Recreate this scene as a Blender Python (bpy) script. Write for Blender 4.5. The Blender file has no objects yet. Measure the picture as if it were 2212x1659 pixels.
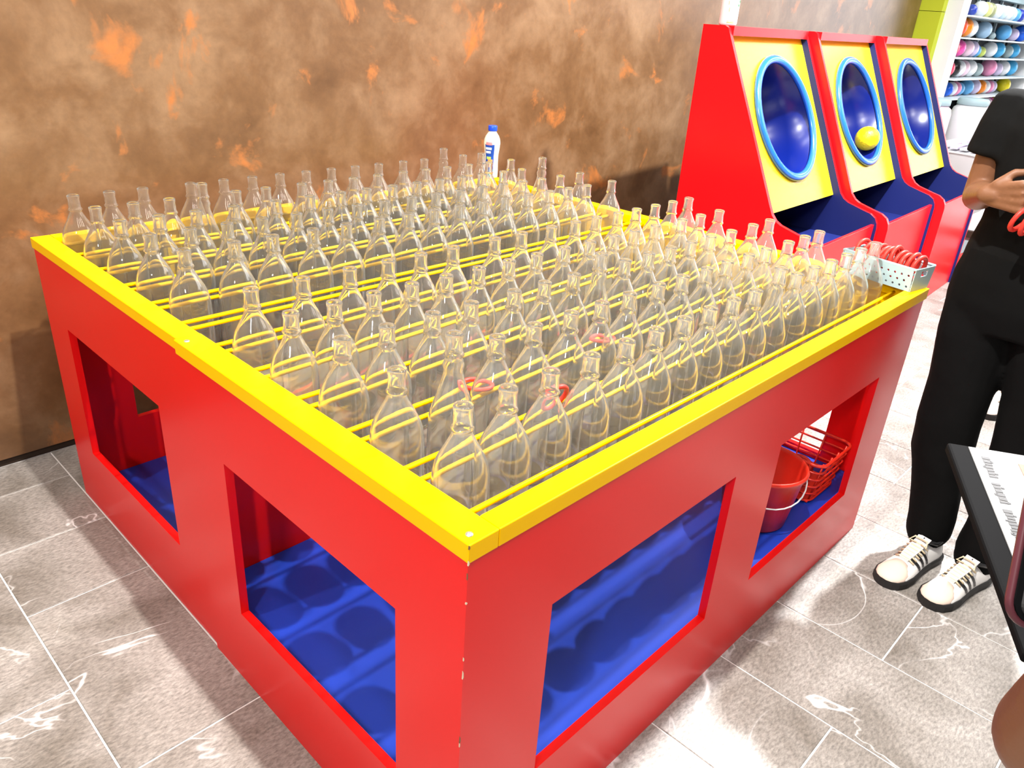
import bpy, bmesh, math, random
from mathutils import Vector, Matrix
random.seed(7)
S = bpy.context.scene
COL = S.collection
pi = math.pi

# ------------------------------------------------------------------ camera
CAM = Vector((-0.55954, -0.56856, 1.41167))
RT = Vector((0.69888, -0.71255, 0.06195))
UP = Vector((0.27224, 0.34511, 0.89821))
FW = Vector((0.66140, 0.61088, -0.43517))
cd = bpy.data.cameras.new('camera')
cd.sensor_width = 36.0
cd.lens = 36.0 * 1664.53 / 2212.0
cd.clip_start = 0.02
cam = bpy.data.objects.new('camera', cd)
COL.objects.link(cam)
M3 = Matrix((RT, UP, -FW)).transposed()
cam.matrix_world = Matrix.Translation(CAM) @ M3.to_4x4()
S.camera = cam

# ------------------------------------------------------------------ world, lights, exposure
w = bpy.data.worlds.new('world')
S.world = w
w.use_nodes = True
w.node_tree.nodes['Background'].inputs[0].default_value = (1.0, 0.97, 0.95, 1)
w.node_tree.nodes['Background'].inputs[1].default_value = 0.18
S.view_settings.view_transform = 'Standard'
S.view_settings.look = 'None'
S.view_settings.exposure = 0.05
S.view_settings.gamma = 1.0
S.view_settings.use_curve_mapping = False
S.cycles.transparent_max_bounces = 32
S.cycles.max_bounces = 13
S.cycles.transmission_bounces = 13
S.cycles.glossy_bounces = 4
S.cycles.diffuse_bounces = 2
S.cycles.use_adaptive_sampling = True
S.cycles.adaptive_threshold = 0.10
S.cycles.sample_clamp_indirect = 6.0


def lamp(name, loc, size, power, col=(1, 1, 1), target=None, shape='DISK', size_y=None, spread=pi):
    d = bpy.data.lights.new(name, 'AREA')
    d.shape = shape
    d.size = size
    if size_y:
        d.size_y = size_y
    d.energy = power
    d.color = col
    d.spread = spread
    o = bpy.data.objects.new(name, d)
    COL.objects.link(o)
    o.location = loc
    if target is not None:
        o.rotation_euler = (Vector(target) - Vector(loc)).to_track_quat('-Z', 'Y').to_euler()
    return o


lamp('downlight', (0.2, 0.1, 2.77), 0.05, 125, (1, 0.96, 0.90))
lamp('downlight', (3.0, 0.05, 2.95), 0.08, 290, (1, 1, 1))
lamp('downlight', (-1.8, 1.0, 2.9), 0.16, 46, (1, 0.90, 0.80))
lamp('downlight', (-2.0, -0.9, 2.4), 0.3, 46, (1, 0.97, 0.93), target=(0, 0.8, 0.4))
for lx in (-0.6, 0.3, 1.2, 2.1):
    for ly in (-0.7, 0.6):
        lamp('ceiling_panel', (lx, ly, 2.98), 0.20, 12, (1, 0.98, 0.95), shape='RECTANGLE', size_y=0.8)
lamp('shop_light', (5.6, -1.4, 3.0), 3.0, 150, (1, 1, 1), shape='RECTANGLE', size_y=3.0)
lamp('shop_light', (8.4, 0.2, 3.0), 2.4, 80, (0.97, 0.98, 1), shape='RECTANGLE', size_y=1.6)
lamp('shop_light', (11.6, -2.4, 2.95), 2.5, 650, (0.95, 0.97, 1), target=(13.9, -2.9, 1.9), shape='RECTANGLE', size_y=1.0)  # added unseen lamp, brightens the far wall for glare on the brown wall

# ------------------------------------------------------------------ materials
MATS = {}


def nodes(name):
    m = bpy.data.materials.new(name)
    m.use_nodes = True
    nt = m.node_tree
    b = nt.nodes['Principled BSDF']
    MATS[name] = m
    return m, nt, b


def plain(name, col, rough=0.5, spec=0.5, metal=0.0, coat=0.0, var=0.06, scale=6.0, bump=0.0, bscale=60.0, trans=0.0, alpha=1.0):
    m, nt, b = nodes(name)
    N, L = nt.nodes, nt.links
    tc = N.new('ShaderNodeTexCoord')
    no = N.new('ShaderNodeTexNoise')
    no.inputs['Scale'].default_value = scale
    no.inputs['Detail'].default_value = 3
    L.new(tc.outputs['Object'], no.inputs['Vector'])
    mx = N.new('ShaderNodeMix')
    mx.data_type = 'RGBA'
    mx.inputs[6].default_value = tuple(max(0, c * (1 - var)) for c in col) + (1,)
    mx.inputs[7].default_value = tuple(min(1, c * (1 + var)) for c in col) + (1,)
    L.new(no.outputs['Fac'], mx.inputs[0])
    L.new(mx.outputs[2], b.inputs['Base Color'])
    b.inputs['Roughness'].default_value = rough
    b.inputs['Specular IOR Level'].default_value = spec
    b.inputs['Metallic'].default_value = metal
    b.inputs['Coat Weight'].default_value = coat
    b.inputs['Transmission Weight'].default_value = trans
    b.inputs['Alpha'].default_value = alpha
    if bump:
        n2 = N.new('ShaderNodeTexNoise')
        n2.inputs['Scale'].default_value = bscale
        L.new(tc.outputs['Object'], n2.inputs['Vector'])
        bp = N.new('ShaderNodeBump')
        bp.inputs['Strength'].default_value = bump
        bp.inputs['Distance'].default_value = 0.01
        L.new(n2.outputs['Fac'], bp.inputs['Height'])
        L.new(bp.outputs['Normal'], b.inputs['Normal'])
    return m


RED = plain('red_paint', (0.80, 0.006, 0.006), 0.28, 0.24, var=0.08, scale=1.5)
REDM = plain('machine_red', (0.78, 0.006, 0.010), 0.28, 0.25, var=0.05, scale=1.5)
REDP = plain('red_plastic', (0.75, 0.03, 0.015), 0.3, 0.5)
RINGRED = plain('ring_red', (0.66, 0.04, 0.028), 0.4, 0.25)
YEL = plain('yellow_paint', (0.95, 0.53, 0.0), 0.35, 0.06, var=0.05, scale=3)
YELM = plain('yellow_board', (0.93, 0.66, 0.01), 0.25, 0.3, var=0.03)
YROD = plain('yellow_rod', (0.95, 0.53, 0.0), 0.35, 0.12)
BLUE = plain('blue_board', (0.010, 0.042, 0.40), 0.35, 0.4, var=0.15, scale=4)
NAVY = plain('navy_board', (0.006, 0.012, 0.10), 0.5, 0.3)
TUB = plain('blue_tub', (0.002, 0.009, 0.13), 0.25, 0.5)
TUBRIM = plain('blue_rim', (0.015, 0.11, 0.50), 0.2, 0.5)
STEEL = plain('steel', (0.6, 0.6, 0.58), 0.3, 0.5, metal=0.9)
WHITEP = plain('white_plastic', (0.82, 0.86, 0.87), 0.4, 0.5)
WHITE = plain('white_paint', (0.85, 0.85, 0.87), 0.5, 0.4)
PALE = plain('pale_blue_white', (0.38, 0.52, 0.56), 0.45, 0.4)
GREYM = plain('grey_rail', (0.62, 0.72, 0.76), 0.4, 0.5)
DARK = plain('dark_backing', (0.012, 0.012, 0.016), 0.6, 0.3)
BLACKC = plain('black_cotton', (0.005, 0.005, 0.005), 0.9, 0.1, var=0.3, scale=9, bump=0.35, bscale=18)
BLACKT = plain('black_trouser', (0.003, 0.003, 0.003), 0.9, 0.1, var=0.3, scale=9, bump=0.4, bscale=14)
BLACK = plain('black_plastic', (0.015, 0.015, 0.016), 0.35, 0.5)
SKIN = plain('skin', (0.19, 0.082, 0.040), 0.5, 0.35, var=0.12, scale=12, bump=0.05, bscale=120)
HAIR = plain('dark_hair', (0.010, 0.007, 0.005), 0.75, 0.1, bump=0.4, bscale=90)
LIPS = plain('lips', (0.32, 0.08, 0.06), 0.45, 0.4)
EYEW = plain('eye_white', (0.8, 0.8, 0.78), 0.3, 0.5)
SHOEW = plain('white_leather', (0.82, 0.80, 0.78), 0.45, 0.4)
SUEDE = plain('pink_beige_suede', (0.78, 0.62, 0.52), 0.85, 0.2)
LACE = plain('cream_lace', (0.80, 0.66, 0.45), 0.8, 0.2)
SOLE = plain('dark_sole', (0.02, 0.019, 0.019), 0.6, 0.3)
DENIM = plain('blue_denim', (0.10, 0.17, 0.32), 0.8, 0.2, bump=0.3, bscale=20)
GREYSH = plain('grey_cotton', (0.06, 0.06, 0.07), 0.85, 0.2, bump=0.3, bscale=18)
CREAMB = plain('cream_bottle', (0.93, 0.88, 0.72), 0.3, 0.5)
CAPB = plain('blue_cap', (0.01, 0.07, 0.75), 0.35, 0.5)
LABB = plain('label_blue', (0.01, 0.07, 0.42), 0.35, 0.5)
LABR = plain('label_pink', (0.85, 0.25, 0.28), 0.4, 0.4)
LABO = plain('label_orange', (0.85, 0.36, 0.12), 0.4, 0.4)
LABG = plain('label_green', (0.45, 0.62, 0.12), 0.4, 0.4)
LABT = plain('label_teal', (0.03, 0.30, 0.40), 0.4, 0.4)
DGREEN = plain('dark_green', (0.06, 0.16, 0.08), 0.5, 0.4)
OLIVE = plain('olive', (0.36, 0.34, 0.05), 0.5, 0.4)
LIME = plain('lime_panel', (0.55, 0.62, 0.03), 0.55, 0.3)
GROUT = plain('grout', (0.72, 0.68, 0.66), 0.8, 0.2)
SCREEN = plain('pale_screen', (0.27, 0.27, 0.27), 0.5, 0.1, var=0.01)
INK = plain('grey_ink', (0.07, 0.07, 0.075), 0.6, 0.3)
PHONE = plain('dark_grey_phone', (0.005, 0.005, 0.0055), 0.7, 0.03)
BUMPER = plain('pink_bumper', (0.09, 0.022, 0.03), 0.4, 0.3)
PHGREY = plain('grey_rim', (0.05, 0.05, 0.052), 0.35, 0.5)
BROWNP = plain('brown_print', (0.22, 0.09, 0.03), 0.5, 0.4)
CHIP = plain('bare_wood', (0.75, 0.62, 0.45), 0.8, 0.2)
PLINTH = plain('dark_plinth', (0.035, 0.022, 0.014), 0.6, 0.3)


def floor_mat():
    m, nt, b = nodes('stone_tile')
    N, L = nt.nodes, nt.links
    tc = N.new('ShaderNodeTexCoord')
    oi = N.new('ShaderNodeObjectInfo')
    add = N.new('ShaderNodeVectorMath')
    add.operation = 'MULTIPLY_ADD'
    L.new(oi.outputs['Location'], add.inputs[0])
    add.inputs[1].default_value = (3.7, 5.3, 1.0)
    L.new(tc.outputs['Object'], add.inputs[2])
    big = N.new('ShaderNodeTexNoise')
    big.inputs['Scale'].default_value = 5.0
    big.inputs['Detail'].default_value = 6
    big.inputs['Distortion'].default_value = 0.6
    L.new(add.outputs[0], big.inputs['Vector'])
    mp = N.new('ShaderNodeMapping')
    mp.inputs['Rotation'].default_value = (0, 0, 0.6)
    mp.inputs['Scale'].default_value = (70, 160, 1)
    L.new(add.outputs[0], mp.inputs['Vector'])
    fine = N.new('ShaderNodeTexNoise')
    fine.inputs['Scale'].default_value = 1.0
    fine.inputs['Detail'].default_value = 5
    fine.inputs['Roughness'].default_value = 0.7
    L.new(mp.outputs[0], fine.inputs['Vector'])
    r1 = N.new('ShaderNodeValToRGB')
    r1.color_ramp.elements[0].position = 0.30
    r1.color_ramp.elements[0].color = (0.182, 0.160, 0.138, 1)
    r1.color_ramp.elements[1].position = 0.72
    r1.color_ramp.elements[1].color = (0.37, 0.342, 0.318, 1)
    L.new(big.outputs['Fac'], r1.inputs[0])
    r2 = N.new('ShaderNodeValToRGB')
    r2.color_ramp.elements[0].position = 0.35
    r2.color_ramp.elements[0].color = (0.6, 0.6, 0.6, 1)
    r2.color_ramp.elements[1].position = 0.68
    r2.color_ramp.elements[1].color = (1.35, 1.35, 1.35, 1)
    L.new(fine.outputs['Fac'], r2.inputs[0])
    mul = N.new('ShaderNodeMix')
    mul.data_type = 'RGBA'
    mul.blend_type = 'MULTIPLY'
    mul.inputs[0].default_value = 1
    L.new(r1.outputs[0], mul.inputs[6])
    L.new(r2.outputs[0], mul.inputs[7])
    # pale veins: thin bands where a warped noise passes its middle
    vn = N.new('ShaderNodeTexNoise')
    vn.inputs['Scale'].default_value = 2.3
    vn.inputs['Detail'].default_value = 4
    vn.inputs['Distortion'].default_value = 1.2
    L.new(add.outputs[0], vn.inputs['Vector'])
    sub = N.new('ShaderNodeMath')
    sub.operation = 'SUBTRACT'
    sub.inputs[1].default_value = 0.5
    L.new(vn.outputs['Fac'], sub.inputs[0])
    ab = N.new('ShaderNodeMath')
    ab.operation = 'ABSOLUTE'
    L.new(sub.outputs[0], ab.inputs[0])
    r3 = N.new('ShaderNodeValToRGB')
    r3.color_ramp.elements[0].position = 0.0
    r3.color_ramp.elements[0].color = (1, 1, 1, 1)
    r3.color_ramp.elements[1].position = 0.009
    r3.color_ramp.elements[1].color = (0, 0, 0, 1)
    L.new(ab.outputs[0], r3.inputs[0])
    msk = N.new('ShaderNodeTexNoise')
    msk.inputs['Scale'].default_value = 3.1
    L.new(add.outputs[0], msk.inputs['Vector'])
    r4 = N.new('ShaderNodeValToRGB')
    r4.color_ramp.elements[0].position = 0.5
    r4.color_ramp.elements[1].position = 0.62
    L.new(msk.outputs['Fac'], r4.inputs[0])
    mm = N.new('ShaderNodeMath')
    mm.operation = 'MULTIPLY'
    L.new(r3.outputs[0], mm.inputs[0])
    L.new(r4.outputs[0], mm.inputs[1])
    mx = N.new('ShaderNodeMix')
    mx.data_type = 'RGBA'
    L.new(mm.outputs[0], mx.inputs[0])
    L.new(mul.outputs[2], mx.inputs[6])
    mx.inputs[7].default_value = (0.75, 0.73, 0.72, 1)
    L.new(mx.outputs[2], b.inputs['Base Color'])
    b.inputs['Roughness'].default_value = 0.42
    bp = N.new('ShaderNodeBump')
    bp.inputs['Strength'].default_value = 0.12
    bp.inputs['Distance'].default_value = 0.004
    L.new(fine.outputs['Fac'], bp.inputs['Height'])
    L.new(bp.outputs['Normal'], b.inputs['Normal'])
    return m


TILE = floor_mat()


def wall_mat():
    m, nt, b = nodes('rust_laminate')
    N, L = nt.nodes, nt.links
    tc = N.new('ShaderNodeTexCoord')

    def noise(scale, detail, rough=0.6, dist=0.0):
        n = N.new('ShaderNodeTexNoise')
        n.inputs['Scale'].default_value = scale
        n.inputs['Detail'].default_value = detail
        n.inputs['Roughness'].default_value = rough
        n.inputs['Distortion'].default_value = dist
        L.new(tc.outputs['Object'], n.inputs['Vector'])
        return n

    def ramp(src, stops):
        r = N.new('ShaderNodeValToRGB')
        e = r.color_ramp.elements
        e[0].position, e[0].color = stops[0]
        e[1].position, e[1].color = stops[-1]
        for p, c in stops[1:-1]:
            q = e.new(p)
            q.color = c
        L.new(src.outputs['Fac'], r.inputs[0])
        return r
    n1 = noise(4.2, 6, 0.6, 0.3)
    base = ramp(n1, [(0.28, (0.104, 0.047, 0.016, 1)), (0.46, (0.152, 0.074, 0.029, 1)), (0.56, (0.190, 0.102, 0.047, 1)), (0.72, (0.25, 0.145, 0.074, 1))])
    n2 = noise(4.0, 6, 0.6, 0.5)
    patch = ramp(n2, [(0.592, (0, 0, 0, 1)), (0.665, (1, 1, 1, 1))])
    mx = N.new('ShaderNodeMix')
    mx.data_type = 'RGBA'
    L.new(patch.outputs[0], mx.inputs[0])
    L.new(base.outputs[0], mx.inputs[6])
    mx.inputs[7].default_value = (0.36, 0.125, 0.032, 1)
    n3 = noise(34, 4, 0.7)
    sp = ramp(n3, [(0.3, (0.90, 0.90, 0.90, 1)), (0.7, (1.1, 1.1, 1.1, 1))])
    mu = N.new('ShaderNodeMix')
    mu.data_type = 'RGBA'
    mu.blend_type = 'MULTIPLY'
    mu.inputs[0].default_value = 1
    L.new(mx.outputs[2], mu.inputs[6])
    L.new(sp.outputs[0], mu.inputs[7])
    L.new(mu.outputs[2], b.inputs['Base Color'])
    b.inputs['Roughness'].default_value = 0.33
    b.inputs['Specular IOR Level'].default_value = 0.8
    bp = N.new('ShaderNodeBump')
    bp.inputs['Strength'].default_value = 0.08
    bp.inputs['Distance'].default_value = 0.01
    L.new(n1.outputs['Fac'], bp.inputs['Height'])
    L.new(bp.outputs['Normal'], b.inputs['Normal'])
    return m


WALL = wall_mat()


def thin_glass(name, tint, haze_col, haze, edge, base_refl, rough=0.02, noise_haze=0.0):
    """thin-walled clear sheet: sees straight through, mirrors more towards grazing angles, slight haze"""
    m, nt, b = nodes(name)
    N, L = nt.nodes, nt.links
    N.remove(b)
    out = N['Material Output']
    tr = N.new('ShaderNodeBsdfTransparent')
    tr.inputs[0].default_value = tint + (1,)
    gl = N.new('ShaderNodeBsdfGlossy')
    gl.inputs['Roughness'].default_value = rough
    gl.inputs[0].default_value = (1, 1, 1, 1)
    lw = N.new('ShaderNodeLayerWeight')
    lw.inputs['Blend'].default_value = 0.5
    pw = N.new('ShaderNodeMath')
    pw.operation = 'POWER'
    pw.inputs[1].default_value = 3.0
    L.new(lw.outputs['Facing'], pw.inputs[0])
    ma = N.new('ShaderNodeMath')
    ma.operation = 'MULTIPLY_ADD'
    ma.inputs[1].default_value = edge
    ma.inputs[2].default_value = base_refl
    L.new(pw.outputs[0], ma.inputs[0])
    mix1 = N.new('ShaderNodeMixShader')
    L.new(ma.outputs[0], mix1.inputs[0])
    L.new(tr.outputs[0], mix1.inputs[1])
    L.new(gl.outputs[0], mix1.inputs[2])
    di = N.new('ShaderNodeBsdfDiffuse')
    di.inputs[0].default_value = haze_col + (1,)
    tl = N.new('ShaderNodeBsdfTranslucent')
    tl.inputs[0].default_value = haze_col + (1,)
    mh = N.new('ShaderNodeMixShader')
    mh.inputs[0].default_value = 0.5
    L.new(di.outputs[0], mh.inputs[1])
    L.new(tl.outputs[0], mh.inputs[2])
    mix2 = N.new('ShaderNodeMixShader')
    mix2.inputs[0].default_value = haze
    L.new(mix1.outputs[0], mix2.inputs[1])
    L.new(mh.outputs[0], mix2.inputs[2])
    L.new(mix2.outputs[0], out.inputs['Surface'])
    return m


def solid_glass():
    m, nt, b = nodes('bottle_glass')
    N, L = nt.nodes, nt.links
    b.inputs['Base Color'].default_value = (0.975, 0.985, 0.97, 1)
    b.inputs['Transmission Weight'].default_value = 1.0
    b.inputs['Roughness'].default_value = 0.0
    b.inputs['IOR'].default_value = 1.46
    tl = N.new('ShaderNodeBsdfTranslucent')
    tl.inputs[0].default_value = (1.0, 0.98, 0.93, 1)
    mx = N.new('ShaderNodeMixShader')
    mx.inputs[0].default_value = 0.068
    L.new(b.outputs[0], mx.inputs[1])
    L.new(tl.outputs[0], mx.inputs[2])
    L.new(mx.outputs[0], N['Material Output'].inputs['Surface'])
    return m


GLASS = solid_glass()
BASEDISC = thin_glass('added_base_disc', (0.75, 0.74, 0.66), (0.78, 0.66, 0.46), 0.72, 0.3, 0.03)
ACRYL = thin_glass('acrylic_sheet', (0.93, 0.92, 0.88), (0.80, 0.72, 0.55), 0.20, 0.5, 0.04)

BALL = {}


def ball_mat(name, col):
    if name not in BALL:
        BALL[name] = plain('ball_' + name.replace(' ', '_'), col, 0.25, 0.5, var=0.03)
    return BALL[name]


# ------------------------------------------------------------------ mesh helpers
class MB:
    def __init__(s):
        s.v, s.f, s.m = [], [], []

    def face(s, idx, mat=0):
        s.f.append(tuple(idx))
        s.m.append(mat)

    def add(s, pts):
        n = len(s.v)
        s.v.extend(tuple(p) for p in pts)
        return n

    def hexa(s, P, mat=0):
        n = s.add(P)
        for q in ((0, 3, 2, 1), (4, 5, 6, 7), (0, 1, 5, 4), (1, 2, 6, 5), (2, 3, 7, 6), (3, 0, 4, 7)):
            s.face([n + i for i in q], mat)

    def box(s, a, b, mat=0):
        x0, y0, z0 = a
        x1, y1, z1 = b
        s.hexa([(x0, y0, z0), (x1, y0, z0), (x1, y1, z0), (x0, y1, z0), (x0, y0, z1), (x1, y0, z1), (x1, y1, z1), (x0, y1, z1)], mat)

    def obox(s, c, U, V, W, mat=0):
        """box about c with half-extent vectors U, V, W"""
        c, U, V, W = map(Vector, (c, U, V, W))
        s.hexa([c - U - V - W, c + U - V - W, c + U + V - W, c - U + V - W, c - U - V + W, c + U - V + W, c + U + V + W, c - U + V + W], mat)

    def loft(s, rings, mat=0, cap=True, closed=False):
        n0 = [s.add(r) for r in rings]
        k = len(rings[0])
        R = len(rings)
        for i in range(R if closed else R - 1):
            a, b = n0[i], n0[(i + 1) % R]
            for j in range(k):
                j2 = (j + 1) % k
                s.face((a + j, a + j2, b + j2, b + j), mat)
        if cap and not closed:
            s.face([n0[0] + j for j in reversed(range(k))], mat)
            s.face([n0[-1] + j for j in range(k)], mat)

    def tube(s, path, r, n=8, mat=0, cap=True, closed=False):
        path = [Vector(p) for p in path]
        rings = []
        prev = None
        L = len(path)
        for i, p in enumerate(path):
            if closed:
                t = path[(i + 1) % L] - path[i - 1]
            else:
                t = path[min(i + 1, L - 1)] - path[max(i - 1, 0)]
            t.normalize()
            if prev is None:
                a = Vector((0, 0, 1)) if abs(t.z) < 0.9 else Vector((1, 0, 0))
                u = t.cross(a).normalized()
            else:
                u = (prev - t * prev.dot(t)).normalized()
            prev = u
            v = t.cross(u)
            rr = r[i] if isinstance(r, (list, tuple)) else r
            rings.append([p + (u * math.cos(2 * pi * j / n) + v * math.sin(2 * pi * j / n)) * rr for j in range(n)])
        s.loft(rings, mat, cap, closed)

    def lathe(s, prof, n=24, c=(0, 0, 0), mat=0, cap0=False, cap1=False):
        rings = [[(c[0] + r * math.cos(2 * pi * j / n), c[1] + r * math.sin(2 * pi * j / n), c[2] + z) for j in range(n)] for r, z in prof]
        n0 = [s.add(r) for r in rings]
        for i in range(len(rings) - 1):
            for j in range(n):
                j2 = (j + 1) % n
                s.face((n0[i] + j, n0[i] + j2, n0[i + 1] + j2, n0[i + 1] + j), mat)
        if cap0:
            s.face([n0[0] + j for j in reversed(range(n))], mat)
        if cap1:
            s.face([n0[-1] + j for j in range(n)], mat)

    def ellipsoid(s, c, r, nu=16, nv=10, mat=0):
        c = Vector(c)
        rings = []
        for i in range(1, nv):
            a = pi * i / nv
            rings.append([(c.x + r[0] * math.sin(a) * math.cos(2 * pi * j / nu), c.y + r[1] * math.sin(a) * math.sin(2 * pi * j / nu), c.z - r[2] * math.cos(a)) for j in range(nu)])
        n0 = [s.add(q) for q in rings]
        b = s.add([(c.x, c.y, c.z - r[2])])
        t = s.add([(c.x, c.y, c.z + r[2])])
        for i in range(len(rings) - 1):
            for j in range(nu):
                j2 = (j + 1) % nu
                s.face((n0[i] + j, n0[i] + j2, n0[i + 1] + j2, n0[i + 1] + j), mat)
        for j in range(nu):
            s.face((b, n0[0] + (j + 1) % nu, n0[0] + j), mat)
            s.face((t, n0[-1] + j, n0[-1] + (j + 1) % nu), mat)

    def capsule(s, a, b, ra, rb, n=12):
        a, b = Vector(a), Vector(b)
        t = (b - a)
        ln = t.length
        t = t / ln if ln > 1e-6 else Vector((0, 0, 1))
        path, rad = [], []
        for k in (-0.98, -0.8, -0.5, 0):
            path.append(a + t * ra * k)
            rad.append(ra * math.sqrt(max(0.02, 1 - k * k)))
        for k in (0, 0.5, 0.8, 0.98):
            path.append(b + t * rb * k)
            rad.append(rb * math.sqrt(max(0.02, 1 - k * k)))
        s.tube(path, rad, n)

    def torus(s, c, R, r, axis=(0, 0, 1), n=28, k=8, mat=0):
        c, ax = Vector(c), Vector(axis).normalized()
        h = Vector((1, 0, 0)) if abs(ax.x) < 0.9 else Vector((0, 1, 0))
        u = ax.cross(h).normalized()
        v = ax.cross(u)
        rings = []
        for i in range(n):
            a = 2 * pi * i / n
            d = u * math.cos(a) + v * math.sin(a)
            rings.append([c + d * (R + r * math.cos(2 * pi * j / k)) + ax * r * math.sin(2 * pi * j / k) for j in range(k)])
        s.loft(rings, mat, False, True)

    def panel(s, us, vs, holes, to3, th, mat=0, inner=None):
        """sheet in (u, v) with rectangular cells left out; to3(u, v, d) with depth d in [0, th]"""
        cells = {(i, j) for i in range(len(us) - 1) for j in range(len(vs) - 1)} - set(holes)
        for (i, j) in cells:
            u0, u1, v0, v1 = us[i], us[i + 1], vs[j], vs[j + 1]
            n = s.add([to3(u0, v0, 0), to3(u1, v0, 0), to3(u1, v1, 0), to3(u0, v1, 0), to3(u0, v0, th), to3(u1, v0, th), to3(u1, v1, th), to3(u0, v1, th)])
            s.face((n, n + 1, n + 2, n + 3), mat)
            s.face((n + 7, n + 6, n + 5, n + 4), mat if inner is None else inner)
            if (i, j - 1) not in cells:
                s.face((n + 1, n, n + 4, n + 5), mat)
            if (i, j + 1) not in cells:
                s.face((n + 3, n + 2, n + 6, n + 7), mat)
            if (i - 1, j) not in cells:
                s.face((n, n + 3, n + 7, n + 4), mat)
            if (i + 1, j) not in cells:
                s.face((n + 2, n + 1, n + 5, n + 6), mat)

    def build(s, name, mats, parent=None, smooth=False, off=None, bevel=0, fixn=True):
        me = bpy.data.meshes.new(name)
        o3 = Vector(off) if off is not None else (parent.location if parent is not None and parent.parent is None and parent.get('_w') else Vector((0, 0, 0)))
        me.from_pydata([tuple(Vector(p) - o3) for p in s.v], [], s.f)
        if not isinstance(mats, (list, tuple)):
            mats = [mats]
        for m in mats:
            me.materials.append(m)
        me.polygons.foreach_set('material_index', s.m)
        if fixn:
            bm = bmesh.new()
            bm.from_mesh(me)
            bmesh.ops.recalc_face_normals(bm, faces=bm.faces)
            bm.to_mesh(me)
            bm.free()
        if smooth:
            me.shade_smooth()
        o = bpy.data.objects.new(name, me)
        COL.objects.link(o)
        if parent is not None:
            o.parent = parent
        if bevel:
            bv = o.modifiers.new('bevel', 'BEVEL')
            bv.width = bevel
            bv.segments = 2
            bv.limit_method = 'ANGLE'
        return o


def tag(o, label=None, cat=None, group=None, kind=None):
    if label:
        o['label'] = label
    if cat:
        o['category'] = cat
    if group:
        o['group'] = group
    if kind:
        o['kind'] = kind
    return o


def thing(name, label, cat, loc=(0, 0, 0), rz=0.0, group=None, world=True):
    """an Empty at the thing's base; parts built in world coordinates are shifted to it (world=True)"""
    o = bpy.data.objects.new(name, None)
    o.empty_display_size = 0.05
    COL.objects.link(o)
    o.location = loc
    o.rotation_euler = (0, 0, rz)
    if world:
        o['_w'] = 1
    return tag(o, label, cat, group)


def sub(parent_obj, world_root):
    """offset for a sub-part built in world coordinates under a part of world_root"""
    return world_root.location.copy()


ORD = ['first', 'second', 'third', 'fourth', 'fifth', 'sixth', 'seventh', 'eighth', 'ninth', 'tenth', 'eleventh', 'twelfth', 'thirteenth', 'fourteenth', 'fifteenth', 'sixteenth', 'seventeenth']

# ------------------------------------------------------------------ the setting: floor, walls
mb = MB()
mb.box((-4, -5, -0.05), (14, 2.6, -0.0025))
fl = tag(mb.build('floor', GROUT), kind='structure')
P = 0.297
G = 0.0022
tile_cache = {}


def tile(x0, x1, y0, y1):
    key = (round(x1 - x0, 3), round(y1 - y0, 3))
    if key not in tile_cache:
        hx, hy = (x1 - x0) / 2 - G, (y1 - y0) / 2 - G
        m_ = MB()
        c_ = 0.0012
        m_.loft([[(-hx, -hy, -0.008), (hx, -hy, -0.008), (hx, hy, -0.008), (-hx, hy, -0.008)],
                 [(-hx, -hy, -c_), (hx, -hy, -c_), (hx, hy, -c_), (-hx, hy, -c_)],
                 [(-hx + c_, -hy + c_, 0), (hx - c_, -hy + c_, 0), (hx - c_, hy - c_, 0), (-hx + c_, hy - c_, 0)]])
        o = m_.build('tile', TILE, fl, off=(0, 0, 0))
        tile_cache[key] = o
    else:
        o = tile_cache[key].copy()
        COL.objects.link(o)
    o.location = ((x0 + x1) / 2, (y0 + y1) / 2, 0)


YMAX = 2.010
ntile = 0
for c in range(-7, 23):
    x0, x1 = c * P, (c + 1) * P
    if c == -1:
        br = [YMAX, 1.83, 1.535, 1.239, 0.645, 0.05, -0.545, -1.14, -1.735, -2.33]
    else:
        ph = (-0.287 if c % 2 == 0 else 0.010)
        if c == -2:
            ph = 0.941 - 2 * 0.594
        br = sorted({YMAX} | {round(ph + 0.594 * k, 4) for k in range(-4, 4) if -2.2 < ph + 0.594 * k < 1.95}, reverse=True)
    for a, b_ in zip(br[:-1], br[1:]):
        if ntile < 296:
            tile(x0, x1, b_, a)
            ntile += 1

mb = MB()
mb.box((-4, 1.995, 0.03), (6.86, 2.15, 4.2))
tag(mb.build('wall_back', WALL), kind='structure')
mb = MB()
mb.box((-4, 2.012, 0.0), (6.86, 2.15, 0.03))
tag(mb.build('baseboard_back', PLINTH), kind='structure')
mb = MB()
mb.box((6.86, 2.35, 0.0), (14, 2.5, 4.2))
mb.box((13.9, -5, 0.0), (14.0, 2.4, 4.2))
tag(mb.build('wall_right', WHITE), kind='structure')

mb = MB()
mb.box((-4, -5, 3.06), (14, 2.6, 3.2))
tag(mb.build('ceiling', plain('ceiling_grey', (0.35, 0.34, 0.33), 0.8, 0.2)), kind='structure')

# ------------------------------------------------------------------ the bottle table
TW = TD = 1.70
tb = thing('bottle_toss_table', 'red game table with yellow rim and rails holding rows of glass bottles', 'table', (0.85, 0.85, 0))
Zs = [0, 0.208, 0.587, 0.772]


def lpanel(y0, y1, h0, h1, xo):
    m_ = MB()
    m_.panel([y0, h0, h1, y1], Zs, {(1, 1)}, lambda u, v, d: (xo + d, u, v), 0.018)
    return m_.build('side_panel', RED, tb)


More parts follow.
